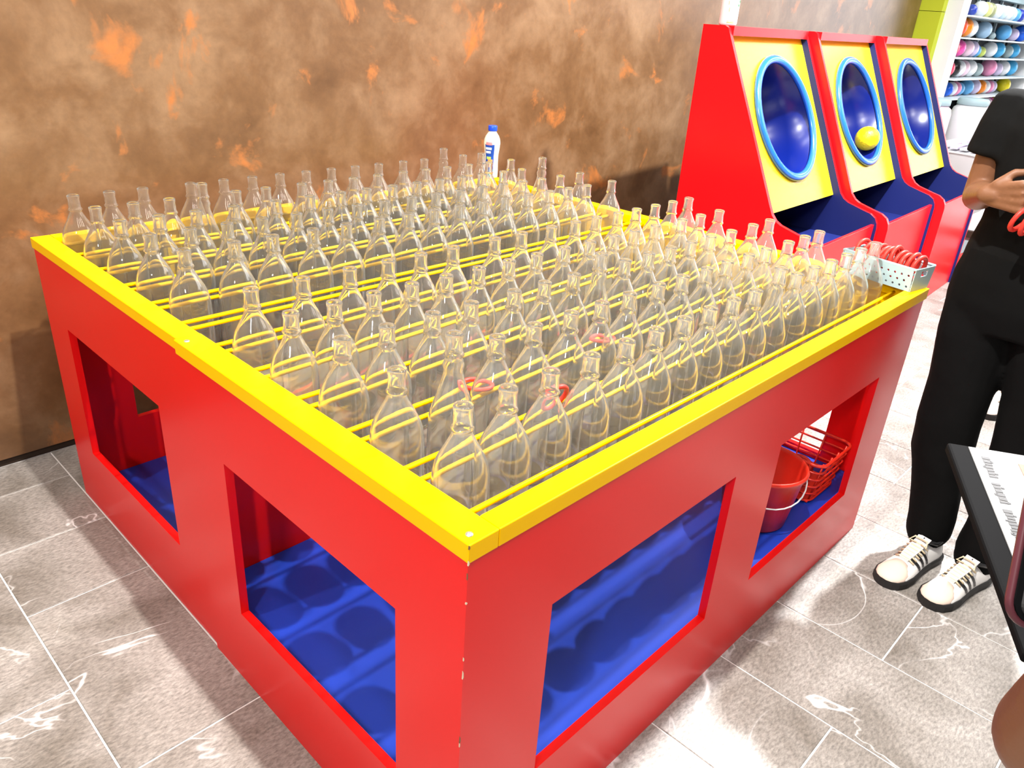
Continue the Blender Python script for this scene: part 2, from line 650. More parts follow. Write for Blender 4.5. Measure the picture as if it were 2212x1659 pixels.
lpanel(0.0, 0.842, 0.153, 0.690, -0.004)
lpanel(0.842, 1.70, 0.997, 1.548, 0.002)
m_ = MB()
m_.panel([0.014, 0.183, 0.747, 0.945, 1.508, 1.70], Zs, {(1, 1), (3, 1)}, lambda u, v, d: (u, d, v), 0.018)
m_.build('front_panel', RED, tb)
m_ = MB()
m_.panel([0.020, 0.153, 0.690, 0.997, 1.548, 1.68], Zs, {(1, 1), (3, 1)}, lambda u, v, d: (1.70 - d, u, v), 0.018)
m_.build('end_panel', RED, tb)
m_ = MB()
m_.panel([0.02, 0.183, 0.747, 0.945, 1.508, 1.70], Zs, {(1, 1), (3, 1)}, lambda u, v, d: (u, 1.70 - d, v), 0.018)
m_.build('back_panel', RED, tb)
m_ = MB()
m_.box((0.022, 0.848, 0.03), (1.678, 0.862, 0.598))
m_.build('divider_panel', RED, tb)
m_ = MB()
m_.box((0.016, 0.020, 0.17), (1.68, 0.846, 0.186))
m_.build('floor_board', BLUE, tb)
m_ = MB()
m_.box((0.022, 0.864, 0.03), (1.68, 1.68, 0.045))
m_.build('floor_board', BLUE, tb)
m_ = MB()
m_.box((0.034, 0.022, 0.598), (1.666, 1.672, 0.604))
m_.build('bottle_shelf', ACRYL, tb)
for a, b_ in (((0.019, 0.022, 0.61), (0.032, 1.676, 0.770)), ((0.032, 0.022, 0.61), (1.668, 0.03, 0.770)),
              ((0.032, 1.668, 0.61), (1.668, 1.678, 0.770)), ((1.668, 0.022, 0.61), (1.680, 1.678, 0.770))):
    m_ = MB()
    m_.box(a, b_)
    m_.build('inner_wall', YEL, tb)
# the yellow rim: the long left rail is two boards that meet in a step
for nm, a, b_ in (('rim_board', (-0.008, -0.005, 0.770), (0.046, 0.838, 0.800)), ('rim_board', (-0.001, 0.840, 0.771), (0.046, 1.704, 0.7985)),
                  ('rim_board', (0.047, -0.005, 0.770), (1.704, 0.034, 0.800)), ('rim_board', (0.047, 1.668, 0.770), (1.704, 1.704, 0.799)),
                  ('rim_board', (1.655, 0.035, 0.770), (1.704, 1.667, 0.799))):
    m_ = MB()
    m_.box(a, b_)
    m_.build(nm, YEL, tb, bevel=0.0015)


def yk(k):
    return 0.121 + 0.1485 * k


rod_y = [0.068, 1.659]
for k in range(10):
    c = yk(k) + 0.07425
    rod_y += [c - 0.0195, c + 0.0195]
for y in sorted(rod_y):
    m_ = MB()
    m_.tube([(0.03, y, 0.779), (0.5, y, 0.779), (1.1, y, 0.779), (1.67, y, 0.779)], 0.0046, 10)
    m_.build('rail', YROD, tb, smooth=True)
# screws and chipped paint on the near corner
for x, y, z in ((0.0075, 0.012, 0.8003), (0.0075, 0.815, 0.8003)):
    m_ = MB()
    m_.lathe([(0.0055, 0), (0.005, 0.0012), (0.002, 0.0014)], 14, (x, y, z), cap1=True)
    m_.build('screw', STEEL, tb, smooth=True)
random.seed(3)
for i in (0, 2, 3, 5, 8, 10, 12, 13):
    z = (0.797, 0.783, 0.772, 0.745, 0.735, 0.70, 0.655, 0.62, 0.60, 0.585, 0.57, 0.50, 0.44, 0.43, 0.40)[i]
    h = random.uniform(0.002, 0.008)
    wdt = random.uniform(0.001, 0.003)
    m_ = MB()
    xo = -0.0086 if z > 0.77 else -0.0045
    yo = -0.0056 if z > 0.77 else -0.0006
    m_.hexa([(xo, yo, z - h), (xo + wdt, yo, z - h * 0.6), (xo + wdt, yo + 0.004, z - h * 0.6), (xo, yo + wdt, z - h),
             (xo, yo, z + h), (xo + wdt * 0.7, yo, z + h * 0.5), (xo + wdt * 0.7, yo + 0.004, z + h * 0.5), (xo, yo + wdt * 0.6, z + h)])
    m_.build('paint_chip', CHIP if i % 3 else BROWNP, tb)

# ------------------------------------------------------------------ the glass bottles
PROF = [(0.038, 0.0045), (0.0422, 0.009), (0.0435, 0.016), (0.0435, 0.10), (0.0435, 0.180), (0.0431, 0.193), (0.0417, 0.206), (0.0386, 0.219), (0.0338, 0.231),
        (0.0280, 0.242), (0.0226, 0.252), (0.0182, 0.261), (0.0152, 0.268), (0.0137, 0.2715), (0.0160, 0.2735), (0.0175, 0.2760), (0.0160, 0.2785),
        (0.0143, 0.281), (0.0140, 0.292), (0.0134, 0.3015), (0.0143, 0.3045), (0.0147, 0.3085), (0.0142, 0.3120), (0.0126, 0.3132), (0.0106, 0.3118)]
PROFT = []
for r, z in PROF:
    if z <= 0.1001:
        PROFT.append((r, z))
    elif z < 0.2735:
        t = (z - 0.10) / (0.1735)
        PROFT.append((r if z > 0.26 else 0.0138 + (0.0435 - 0.0138) * (0.5 + 0.5 * math.cos(pi * min(1, max(0, (t - 0.30) / 0.68)))), 0.10 + t * (0.1735 + 0.030)))
    else:
        PROFT.append((r, z + 0.030))


def make_bottle(prof):
    m_ = MB()
    outer = [q for q in prof if not (q[1] > 0.27 and q[0] < 0.0112)]
    inner = [(max(0.0095, r - 0.0028), max(0.011, z)) for r, z in reversed(outer[:-1])]
    m_.lathe([(0.001, 0.004)] + outer + inner + [(0.001, 0.016)], 28)
    o = m_.build('glass_bottle', GLASS, smooth=True)
    m_ = MB()
    m_.lathe([(0.0375, 0.0), (0.0395, 0.0008), (0.0395, 0.0022), (0.037, 0.0035), (0.001, 0.0036)], 28, cap0=True)
    bo = m_.build('base', BASEDISC, o, smooth=True)  # added cream disc under the glass, blocks light and tints it beige
    return o, bo


XS = {0: [.091, .180, .274, .374, .470, .558, .650, .740, .830, .920, 1.02, 1.113, 1.202, 1.296, 1.387, 1.475, 1.574],
      1: [.091, .206, .304, .397, .497, .588, .678, .781, .872, .97, 1.061, 1.161, 1.25, 1.37, 1.465, 1.555],
      2: [.095, .186, .288, .382, .497, .587, .68, .767, .861, .955, 1.047, 1.138, 1.232, 1.337, 1.455, 1.553],
      3: [.091, .180, .268, .36, .45, .542, .634, .724, .821, .917, 1.013, 1.1, 1.195, 1.325, 1.421, 1.524],
      4: [.097, .207, .317, .415, .505, .601, .735, .829, .94, 1.037, 1.127, 1.225, 1.313, 1.408, 1.5, 1.590],
      6: [.107, .22, .314, .42, .514, .614, .709, .797, .889, .98, 1.071, 1.168, 1.265, 1.356, 1.447, 1.579],
      7: [.098, .19, .28, .372, .467, .559, .651, .742, .838, .929, 1.025, 1.12, 1.21, 1.3, 1.39, 1.485, 1.588],
      8: [.091, .182, .274, .375, .495, .6, .701, .79, .886, .979, 1.072, 1.165, 1.256, 1.358, 1.449, 1.553],
      9: [.091, .182, .274, .364, .459, .55, .666, .757, .848, .940, 1.043, 1.14, 1.233, 1.334, 1.432, 1.546],
      10: [.091, .180, .267, .4, .499, .59, .682, .774, .867, .96, 1.055, 1.16, 1.255, 1.345, 1.441, 1.535]}
TALL = {(0, 10), (1, 1), (2, 7), (8, 15), (9, 3), (10, 13)}
proto = {}
for rown, k in enumerate(sorted(XS)):
    for i, x in enumerate(XS[k]):
        tall = (k, i) in TALL
        if tall not in proto:
            o, bo = make_bottle(PROFT if tall else PROF)
            proto[tall] = o
        else:
            src = proto[tall]
            o = src.copy()
            COL.objects.link(o)
            for ch in src.children:
                c2 = ch.copy()
                COL.objects.link(c2)
                c2.parent = o
        o.location = (x, yk(k), 0.6055)
        o.rotation_euler = (0, 0, (i * 1.7 + k) % 6.28)
        o['label'] = ('taller clear glass bottle, ' if tall else 'clear glass bottle, ') + ORD[i] + ' from the left rim in the ' + ORD[rown] + ' row from the front'
        o['category'] = 'bottle'
        o['group'] = 'glass bottles standing in rows on the game table'

# tossed rings caught between the bottles
for nm, c, ax, lab in (('toss_ring', (0.378, 0.196, 0.808), (0.15, 0.9, 0.42), 'red ring standing tilted on the rails behind the front row'),
                       ('toss_ring', (0.70, 0.345, 0.790), (0.1, 0.1, 1), 'red ring lying on the rails among the second and third bottle rows'),
                       ('toss_ring', (0.335, 0.345, 0.789), (0.1, 0.05, 1), 'red ring lying on the rails near the left part of the front rows')):
    m_ = MB()
    m_.torus((0, 0, 0), 0.027, 0.0045, ax)
    o = m_.build(nm, RINGRED, smooth=True)
    o.location = c
    tag(o, lab, 'ring', 'red rings tossed among the bottles')

# ------------------------------------------------------------------ juice bottle on the far rim
jb = thing('juice_bottle', 'cream juice bottle with blue cap and blue fruit label on far table rim', 'bottle', (1.672, 1.690, 0.80))
m_ = MB()
m_.lathe([(0.024, 0), (0.028, 0.004), (0.0285, 0.03), (0.027, 0.06), (0.0275, 0.09), (0.0315, 0.118), (0.0330, 0.135), (0.031, 0.150), (0.026, 0.162), (0.019, 0.172), (0.0155, 0.177), (0.0155, 0.184)], 28, tuple(jb.location), cap0=True, cap1=True)
m_.build('body', CREAMB, jb, smooth=True)
m_ = MB()
pr = [(0.0172, 0.181), (0.0178, 0.183), (0.0178, 0.199), (0.0165, 0.201), (0.001, 0.2015)]
m_.lathe(pr, 28, tuple(jb.location), cap0=True)
m_.build('cap', CAPB, jb, smooth=True)


def wrap(parent, name, mat, z0, z1, a0, a1, rf, n=10, extra=0.0006):
    """a printed patch wrapped on the bottle between two heights and two angles"""
    m2 = MB()
    rows = []
    for t in range(7):
        z = z0 + (z1 - z0) * t / 6
        rows.append([(parent.location.x + (rf(z) + extra) * math.cos(a0 + (a1 - a0) * j / n), parent.location.y + (rf(z) + extra) * math.sin(a0 + (a1 - a0) * j / n), parent.location.z + z) for j in range(n + 1)])
    n0 = [m2.add(r) for r in rows]
    for t in range(6):
        for j in range(n):
            m2.face((n0[t] + j, n0[t] + j + 1, n0[t + 1] + j + 1, n0[t + 1] + j))
    return m2.build(name, mat, parent, smooth=True)


def lerp_r(z, tab):
    for (r0, z0), (r1, z1) in zip(tab[:-1], tab[1:]):
        if z0 <= z <= z1:
            return r0 + (r1 - r0) * (z - z0) / (z1 - z0)
    return tab[-1][0]


jt = [(0.028, 0.004), (0.0285, 0.03), (0.027, 0.06), (0.0275, 0.09), (0.0315, 0.118), (0.0330, 0.135), (0.031, 0.150), (0.026, 0.162)]
jr = lambda z: lerp_r(z, jt)
A = math.radians(225)
wrap(jb, 'label', LABB, 0.008, 0.132, A - 0.9 + 0.0, A + 0.35, jr)
wrap(jb, 'label_patch', LABR, 0.130, 0.141, A - 0.75, A + 0.05, jr, extra=0.0012)
wrap(jb, 'label_lettering', WHITE, 0.112, 0.121, A - 0.8, A - 0.0, jr, extra=0.0012)
wrap(jb, 'label_lettering', WHITE, 0.098, 0.107, A - 0.8, A - 0.1, jr, extra=0.0012)
wrap(jb, 'label_fruit', LABO, 0.045, 0.075, A - 0.5, A + 0.2, jr, extra=0.0012)
wrap(jb, 'label_leaf', LABG, 0.075, 0.085, A - 0.7, A - 0.05, jr, extra=0.0012)
wrap(jb, 'label_band', LABT, 0.010, 0.036, A - 0.6, A + 0.34, jr, extra=0.0012)

# ------------------------------------------------------------------ white basket of rings on the right end of the rim
BK = Vector((1.618, 0.020, 0.8006))
bu = Vector((0.985, -0.17, 0)).normalized()      # short side
bv = Vector((0.10, 0.995, 0)).normalized()       # long side, running back
bv = (bv - bu * bv.dot(bu)).normalized()
BL, BW, BH = 0.205, 0.088, 0.062
bk = thing('plastic_basket', 'pale perforated plastic basket on the right end of the yellow rim', 'basket', tuple(BK + bu * BW / 2 + bv * BL / 2))


def perf(o3, U, V, lu, lv, flare_n, nx, rows, hole, th=0.0022, margin=0.006, top=0.012):
    """flat side with rows of octagonal holes; o3 bottom corner, U along, V up, flare_n outward normal"""
    m2 = MB()
    ch = (lv - top - 0.004) / rows
    n_out = Vector(flare_n)

    def pt(u, v, d):
        return o3 + U * u + V * v + n_out * d

    def quadface(pts):
        a = m2.add([pt(u, v, 0) for u, v in pts])
        b2 = m2.add([pt(u, v, th) for u, v in pts])
        k = len(pts)
        m2.face([a + j for j in reversed(range(k))])
        m2.face([b2 + j for j in range(k)])
        return a, b2
    quadface([(0, 0), (lu, 0), (lu, 0.004), (0, 0.004)])
    quadface([(0, lv - top), (lu, lv - top), (lu, lv), (0, lv)])
    for r in range(rows):
        v0 = 0.004 + r * ch
        v1 = v0 + ch
        cw = (lu - 2 * margin) / nx
        shift = cw * 0.25 * (1 if r % 2 else -1)
        us0 = margin + shift
        quadface([(0, v0), (us0, v0), (us0, v1), (0, v1)])
        quadface([(us0 + cw * nx, v0), (lu, v0), (lu, v1), (us0 + cw * nx, v1)])
        for i in range(nx):
            u0 = us0 + i * cw
            u1 = u0 + cw
            cu, cv = (u0 + u1) / 2, (v0 + v1) / 2
            ringp = [(cu + hole * math.cos(2 * pi * j / 8 + pi / 8), cv + hole * math.sin(2 * pi * j / 8 + pi / 8)) for j in range(8)]
            outer = [(u1, cv), (u1, v1), (cu, v1), (u0, v1), (u0, cv), (u0, v0), (cu, v0), (u1, v0)]
            for d in (0, th):
                a = m2.add([pt(u, v, d) for u, v in ringp])
                b2 = m2.add([pt(u, v, d) for u, v in outer])
                for j in range(8):
                    j2 = (j + 1) % 8
                    m2.face((a + j, b2 + j, b2 + j2, a + j2) if False else (a + (j - 1) % 8, b2 + j, b2 + j2, a + j))
            a = m2.add([pt(u, v, 0) for u, v in ringp])
            b2 = m2.add([pt(u, v, th) for u, v in ringp])
            for j in range(8):
                j2 = (j + 1) % 8
                m2.face((a + j, a + j2, b2 + j2, b2 + j))
    return m2


Zv = Vector((0, 0, 1))
fl_ = 0.10
perf(BK, bv, (Zv - bu * fl_), BL, BH, -bu, 10, 3, 0.0033).build('side', PALE, bk)
perf(BK + bu * BW, bv, (Zv + bu * fl_), BL, BH, bu, 10, 3, 0.0033).build('side', PALE, bk)
for sgn, oo in ((-1, BK), (1, BK + bv * BL)):
    m_ = MB()
    nv = bv * sgn
    m_.panel([-BH * 0.0, BW * 0.34, BW * 0.66, BW], [0, BH * 0.62, BH * 0.86, BH], {(1, 1)}, lambda u, v, d: tuple(oo + bu * (BW / 2 + (u - BW / 2) * (1 + 2 * fl_ * v / BW)) + Zv * v + nv * (d + v * fl_ * 0.6)), 0.0022)
    m_.build('end', PALE, bk)
m_ = MB()
m_.obox(BK + bu * BW / 2 + bv * BL / 2 + Zv * 0.0012, bu * BW / 2, bv * BL / 2, Zv * 0.0012)
m_.build('bottom', PALE, bk)
m_ = MB()
fo = BH * fl_
c0 = [BK - bu * fo - bv * fo * 0.6, BK + bu * (BW + fo) - bv * fo * 0.6, BK + bu * (BW + fo) + bv * (BL + fo * 0.6), BK - bu * fo + bv * (BL + fo * 0.6)]
m_.tube([p + Zv * BH for p in c0], 0.0034, 8, closed=True)
m_.build('rim', PALE, bk, smooth=True)
for i in range(11):
    tt = 0.016 + i * 0.0165
    m_ = MB()
    c = BK + bu * (BW * 0.5) + bv * tt + Zv * (0.056 + 0.004 * math.sin(i * 2.1) + (0.006 if i in (4, 5) else 0))
    ax = (bv + bu * random.uniform(-0.12, 0.12) + Zv * random.uniform(-0.05, 0.18)).normalized()
    m_.torus((0, 0, 0), 0.0310, 0.0060, ax, 26, 8)
    o = m_.build('toss_ring', RINGRED, smooth=True)
    o.location = c
    tag(o, 'red plastic ring standing in the pale basket, ' + ORD[i] + ' from its near end', 'ring', 'red rings standing in the basket')
for i, (a_, b_) in enumerate(((0.03, 0.33), (0.06, 0.72))):
    m_ = MB()
    m_.torus((0, 0, 0), 0.0275, 0.0050, (0.3 - 0.5 * i, 0.2, 1), 26, 8)
    o = m_.build('toss_ring', RINGRED, smooth=True)
    o.location = BK + bu * (BW * (0.42 if i == 0 else 0.55)) + bv * (0.05 + 0.09 * i) + Zv * 0.017
    tag(o, 'red ring lying flat under the standing rings, ' + ('near' if i == 0 else 'far') + ' half of the basket', 'ring', 'red rings standing in the basket')

# ------------------------------------------------------------------ bucket and wire basket inside the table
BC = (1.235, 0.142, 0.187)
bkt = thing('bucket', 'glossy red plastic bucket with wire handle inside the table opening', 'bucket', BC)
m_ = MB()
m_.lathe([(0.001, 0.004), (0.078, 0.004), (0.082, 0.0), (0.086, 0.006), (0.109, 0.162), (0.115, 0.163), (0.117, 0.169), (0.114, 0.175), (0.1105, 0.175), (0.107, 0.165), (0.083, 0.010), (0.001, 0.009)], 40, BC)
m_.build('body', REDP, bkt, smooth=True)
m_ = MB()
pts = []
for i in range(17):
    a = pi * i / 16
    pts.append((BC[0] + 0.118 * math.cos(a + pi) * math.cos(-0.7) - (-0.112) * math.sin(a) * math.sin(-0.7) * 1.0, BC[1] + 0.118 * math.cos(a + pi) * math.sin(-0.7) - 0.112 * math.sin(a) * math.cos(-0.7), BC[2] + 0.155 - 0.058 * math.sin(a)))
m_.tube(pts, 0.0022, 6)
m_.build('handle', WHITEP, bkt, smooth=True)

WB = Vector((1.495, 0.19, 0.188))
wb = thing('wire_basket', 'red wire basket holding stacked rings behind the bucket inside the table', 'basket', tuple(WB))
hw_, hd_, hh_ = 0.105, 0.15, 0.13
for lv in range(6):
    z = 0.006 + hh_ * lv / 5
    k = 0.86 + 0.14 * lv / 5
    m_ = MB()
    pts = []
    rr = 0.03
    for sx, sy, a0 in ((1, 1, 0), (-1, 1, pi / 2), (-1, -1, pi), (1, -1, 1.5 * pi)):
        for j in range(5):
            a = a0 + pi / 2 * j / 4
            pts.append(WB + Vector((sx * (hw_ * k - rr) + rr * math.cos(a), sy * (hd_ * k - rr) + rr * math.sin(a), z)))
    m_.tube(pts, 0.003 if lv < 5 else 0.005, 6, closed=True)
    m_.build('hoop', REDP, wb, smooth=True)
for i in range(14):
    a = 2 * pi * i / 14
    c, s_ = math.cos(a), math.sin(a)
    q = min(1 / max(abs(c), 1e-3), 1 / max(abs(s_), 1e-3)) * 0.94
    d = Vector((hw_ * c * q, hd_ * s_ * q, 0))
    m_ = MB()
    m_.tube([WB + d * 0.86 + Zv * 0.006, WB + d + Zv * (hh_ + 0.006)], 0.0028, 6)
    m_.build('upright', REDP, wb, smooth=True)
m_ = MB()
m_.box(WB + Vector((-0.085, -0.125, 0.003)), WB + Vector((0.085, 0.125, 0.006)))
m_.build('bottom', REDP, wb)
for i in range(6):
    m_ = MB()
    m_.torus((0, 0, 0), 0.030, 0.0055, (0.15 * math.sin(i), 0.2 * math.cos(i * 2), 1), 24, 8)
    o = m_.build('toss_ring', RINGRED, smooth=True)
    o.location = WB + Vector((-0.02 + 0.006 * math.sin(i * 2), -0.05 + 0.008 * math.cos(i * 3), 0.019 + i * 0.0125))
    tag(o, 'red ring in the stack inside the wire basket, ' + ORD[i] + ' from the bottom', 'ring', 'red rings stacked in the wire basket')

# ------------------------------------------------------------------ three red and yellow ball-throw cabinets
MW = 0.795
PRF = [(0.660, 0.0), (0.660, 1.412), (0.560, 1.412), (0.545, 1.405), (0.222, 0.745), (0.205, 0.712), (0.185, 0.690), (0.160, 0.676), (0.085, 0.655), (0.045, 0.645), (0.018, 0.628), (0.004, 0.603), (0.0, 0.58), (0.0, 0.0)]


def profile_panel(m2, x0, x1, prof, inner_side):
    n = m2.add([(x0, y, z) for y, z in prof])
    k = m2.add([(x1, y, z) for y, z in prof])
    L_ = len(prof)
    m2.face([n + j for j in range(L_)], 1 if inner_side == 0 else 0)
    m2.face([k + j for j in reversed(range(L_))], 1 if inner_side == 1 else 0)
    for j in range(L_):
        j2 = (j + 1) % L_
        m2.face((n + j, k + j, k + j2, n + j2), 0)


def cabinet(x, y, rz, label):
    t = thing('ball_throw_cabinet', label, 'game cabinet', (x, y, 0), rz, 'ball throw cabinets standing in a row', world=False)
    th = 0.022
    m2 = MB()
    profile_panel(m2, 0, th, PRF, 1)
    m2.build('side_panel', [REDM, NAVY], t)
    m2 = MB()
    profile_panel(m2, MW - th, MW, PRF, 0)
    m2.build('side_panel', [REDM, NAVY], t)
    m2 = MB()
    m2.box((th, 0.014, 0.0), (MW - th, 0.030, 0.598))
    m2.build('front_panel', REDM, t, bevel=0.002)
    m2 = MB()
    m2.box((th, 0.530, 1.376), (MW - th, 0.658, 1.4115))
    m2.build('top_panel', REDM, t)
    m2 = MB()
    m2.box((th, 0.64, 0.02), (MW - th, 0.655, 1.376))
    m2.build('back_panel', NAVY, t)
    m2 = MB()
    m2.box((th, 0.030, 0.50), (MW - th, 0.60, 0.512))
    m2.build('ball_tray', NAVY, t)
    # sloping yellow board with a round hole
    b0 = Vector((0, 0.238, 0.700))
    b1 = Vector((0, 0.562, 1.376))
    Vb = (b1 - b0)
    LB = Vb.length
    Vb.normalize()
    Nb = Vector((0, -Vb.z, Vb.y))
    W0, W1 = th + 0.001, MW - th - 0.001
    cu, cv, R = MW / 2 + 0.01, LB * 0.515, 0.262
    n = 48
    circ = [(cu + R * math.cos(2 * pi * j / n), cv + R * math.sin(2 * pi * j / n)) for j in range(n)]
    outer = []
    for j in range(n):
        a = 2 * pi * j / n
        dx, dy = math.cos(a), math.sin(a)
        s_ = min(((W1 - cu) if dx > 0 else (cu - W0)) / max(abs(dx), 1e-6), ((LB - cv) if dy > 0 else cv) / max(abs(dy), 1e-6))
        outer.append([cu + dx * s_, cv + dy * s_])
    for cx_, cy_ in ((W0, 0), (W1, 0), (W1, LB), (W0, LB)):
        j = min(range(n), key=lambda q: (outer[q][0] - cx_) ** 2 + (outer[q][1] - cy_) ** 2)
        outer[j] = [cx_, cy_]
    p3 = lambda u, v, d: Vector((u, 0, 0)) + b0 + Vb * v + Nb * d
    m2 = MB()
    m2.loft([[p3(u, v, 0) for u, v in circ], [p3(u, v, 0) for u, v in outer], [p3(u, v, -0.016) for u, v in outer], [p3(u, v, -0.016) for u, v in circ]], 0, False, True)
    m2.build('target_board', YELM, t)
    # the tub set into the hole
    m2 = MB()
    rings = []
    for r, d in ((R - 0.001, 0.004), (R - 0.012, -0.004), (R - 0.030, -0.10), (R - 0.055, -0.20), (R - 0.075, -0.225), (0.06, -0.235), (0.002, -0.236)):
        rings.append([p3(cu + r * math.cos(2 * pi * j / n), cv + r * math.sin(2 * pi * j / n), d) for j in range(n)])
    m2.loft(rings, 0, False)
    tub = m2.build('tub', TUB, t, smooth=True)
    m2 = MB()
    rings = []
    for j in range(n):
        a = 2 * pi * j / n
        ring = []
        for q in range(10):
            b_ = 2 * pi * q / 10
            rr = R + 0.002 + 0.019 * math.cos(b_)
            ring.append(p3(cu + rr * math.cos(a), cv + rr * math.sin(a), 0.010 + 0.014 * math.sin(b_)))
        rings.append(ring)
    m2.loft(rings, 0, False, True)
    m2.build('tub_rim', TUBRIM, tub, smooth=True, off=(0, 0, 0))
    t['_hole'] = [*p3(cu, cv, 0)]
    return t, p3, cu, cv, R


RZ = math.radians(2.6)
c1 = cabinet(2.53, 0.664, RZ, 'red and yellow ball throw cabinet nearest the bottle table, whole side showing')
c2_ = cabinet(3.342, 0.660, RZ, 'middle ball throw cabinet with a yellow ball in its blue tub')
c3 = cabinet(4.154, 0.655, RZ, 'ball throw cabinet at the far end, next to the balloon rack')
t2, p3, cu, cv, R = c2_
bl = MB()
bl.ellipsoid((0, 0, 0), (0.062, 0.062, 0.062), 28, 18)
bo = bl.build('yellow_ball', plain('yellow_ball', (0.92, 0.70, 0.005), 0.4, 0.4, bump=0.3, bscale=70), smooth=True)
lp = p3(cu + 0.115, cv - R + 0.125, -0.02)
bo.location = Matrix.Translation(t2.location) @ Matrix.Rotation(RZ, 4, 'Z') @ lp
tag(bo, 'small yellow textured ball inside the blue tub of the middle cabinet', 'ball')

# white bottle on the first cabinet
wbt = thing('white_bottle', 'white plastic bottle with green marking on top of the nearest cabinet', 'bottle', (2.585, 1.262, 1.412))
m_ = MB()
m_.lathe([(0.030, 0), (0.035, 0.003), (0.0365, 0.010), (0.0365, 0.13), (0.034, 0.145), (0.024, 0.16), (0.014, 0.168), (0.0135, 0.175)], 30, tuple(wbt.location), cap0=True, cap1=True)
m_.build('body', WHITE, wbt, smooth=True)
m_ = MB()
m_.lathe([(0.016, 0.173), (0.0165, 0.175), (0.0165, 0.192), (0.015, 0.194), (0.001, 0.194)], 24, tuple(wbt.location), cap0=True)
m_.build('cap', WHITE, wbt, smooth=True)
wr = lambda z: 0.0365
A = math.radians(222)
wrap(wbt, 'label_stripe', OLIVE, 0.010, 0.0125, A - 0.35, A + 0.5, wr)
wrap(wbt, 'label_stripe', OLIVE, 0.015, 0.0165, A - 0.35, A + 0.5, wr)
wrap(wbt, 'label_mark', DGREEN, 0.085, 0.096, A - 1.1 + 2.0, A - 0.7 + 2.0, wr)
wrap(wbt, 'label_mark', DGREEN, 0.072, 0.080, A + 0.75, A + 1.1, wr)
wrap(wbt, 'label_lettering', OLIVE, 0.050, 0.066, A - 0.28, A - 0.22, wr)
wrap(wbt, 'label_lettering', OLIVE, 0.076, 0.090, A - 0.42, A - 0.36, wr)

# ------------------------------------------------------------------ balloon rack and shop corner far right
mb = MB()
mb.box((6.87, 1.82, 0.0), (7.50, 2.34, 1.62))
mb.box((6.87, 1.82, 1.624), (7.50, 2.34, 4.0))
tag(mb.build('lime_pillar', LIME), 'lime green panelled pillar at the end of the brown wall', 'pillar')
rk = thing('balloon_rack', 'white shop rack with grey rails and dark backing beyond the cabinets', 'rack', (8.4, 1.95, 0))
m_ = MB()
m_.box((7.12, 1.98, 0.62), (9.75, 2.0, 1.80))
m_.build('backing', DARK, rk)
for x0_, x1_ in ((6.96, 7.14), (9.72, 9.95)):
    m_ = MB()
    m_.box((x0_, 1.70, 0.0), (x1_, 2.0, 2.6))
    m_.build('upright', WHITE, rk)
m_ = MB()
m_.box((7.14, 1.90, 1.80), (9.72, 2.0, 2.6))
m_.build('header', PALE, rk)
rz_ = [1.603, 1.434, 1.277, 1.107, 0.945, 0.760]
for z in rz_:
    m_ = MB()
    m_.box((7.14, 1.66, z), (9.72, 1.97, z + 0.012))
    m_.build('shelf', GREYM, rk)
for x in (7.75, 8.25, 8.55, 9.0, 9.5):
    m_ = MB()
    m_.box((x, 1.955, 0.62), (x + 0.03, 1.979, 1.80))
    m_.build('strip', GREYM, rk)
CL = {'dark blue': (0.03, 0.06, 0.45), 'white': (0.85, 0.86, 0.9), 'pale yellow': (0.80, 0.78, 0.30), 'olive': (0.38, 0.40, 0.22), 'light blue': (0.12, 0.42, 0.80), 'blue': (0.01, 0.14, 0.85),
      'red orange': (0.85, 0.09, 0.03), 'orange': (0.95, 0.26, 0.01), 'grey blue': (0.35, 0.52, 0.72), 'grey': (0.38, 0.48, 0.50), 'lilac': (0.66, 0.56, 0.80), 'hot pink': (0.90, 0.09, 0.42),
      'crimson': (0.80, 0.05, 0.12), 'pale pink': (0.90, 0.62, 0.74), 'yellow green': (0.62, 0.72, 0.16), 'sky blue': (0.06, 0.45, 0.85), 'black': (0.012, 0.012, 0.012), 'pink': (0.88, 0.30, 0.52), 'yellow': (0.95, 0.78, 0.01), 'pale blue': (0.62, 0.78, 0.90)}
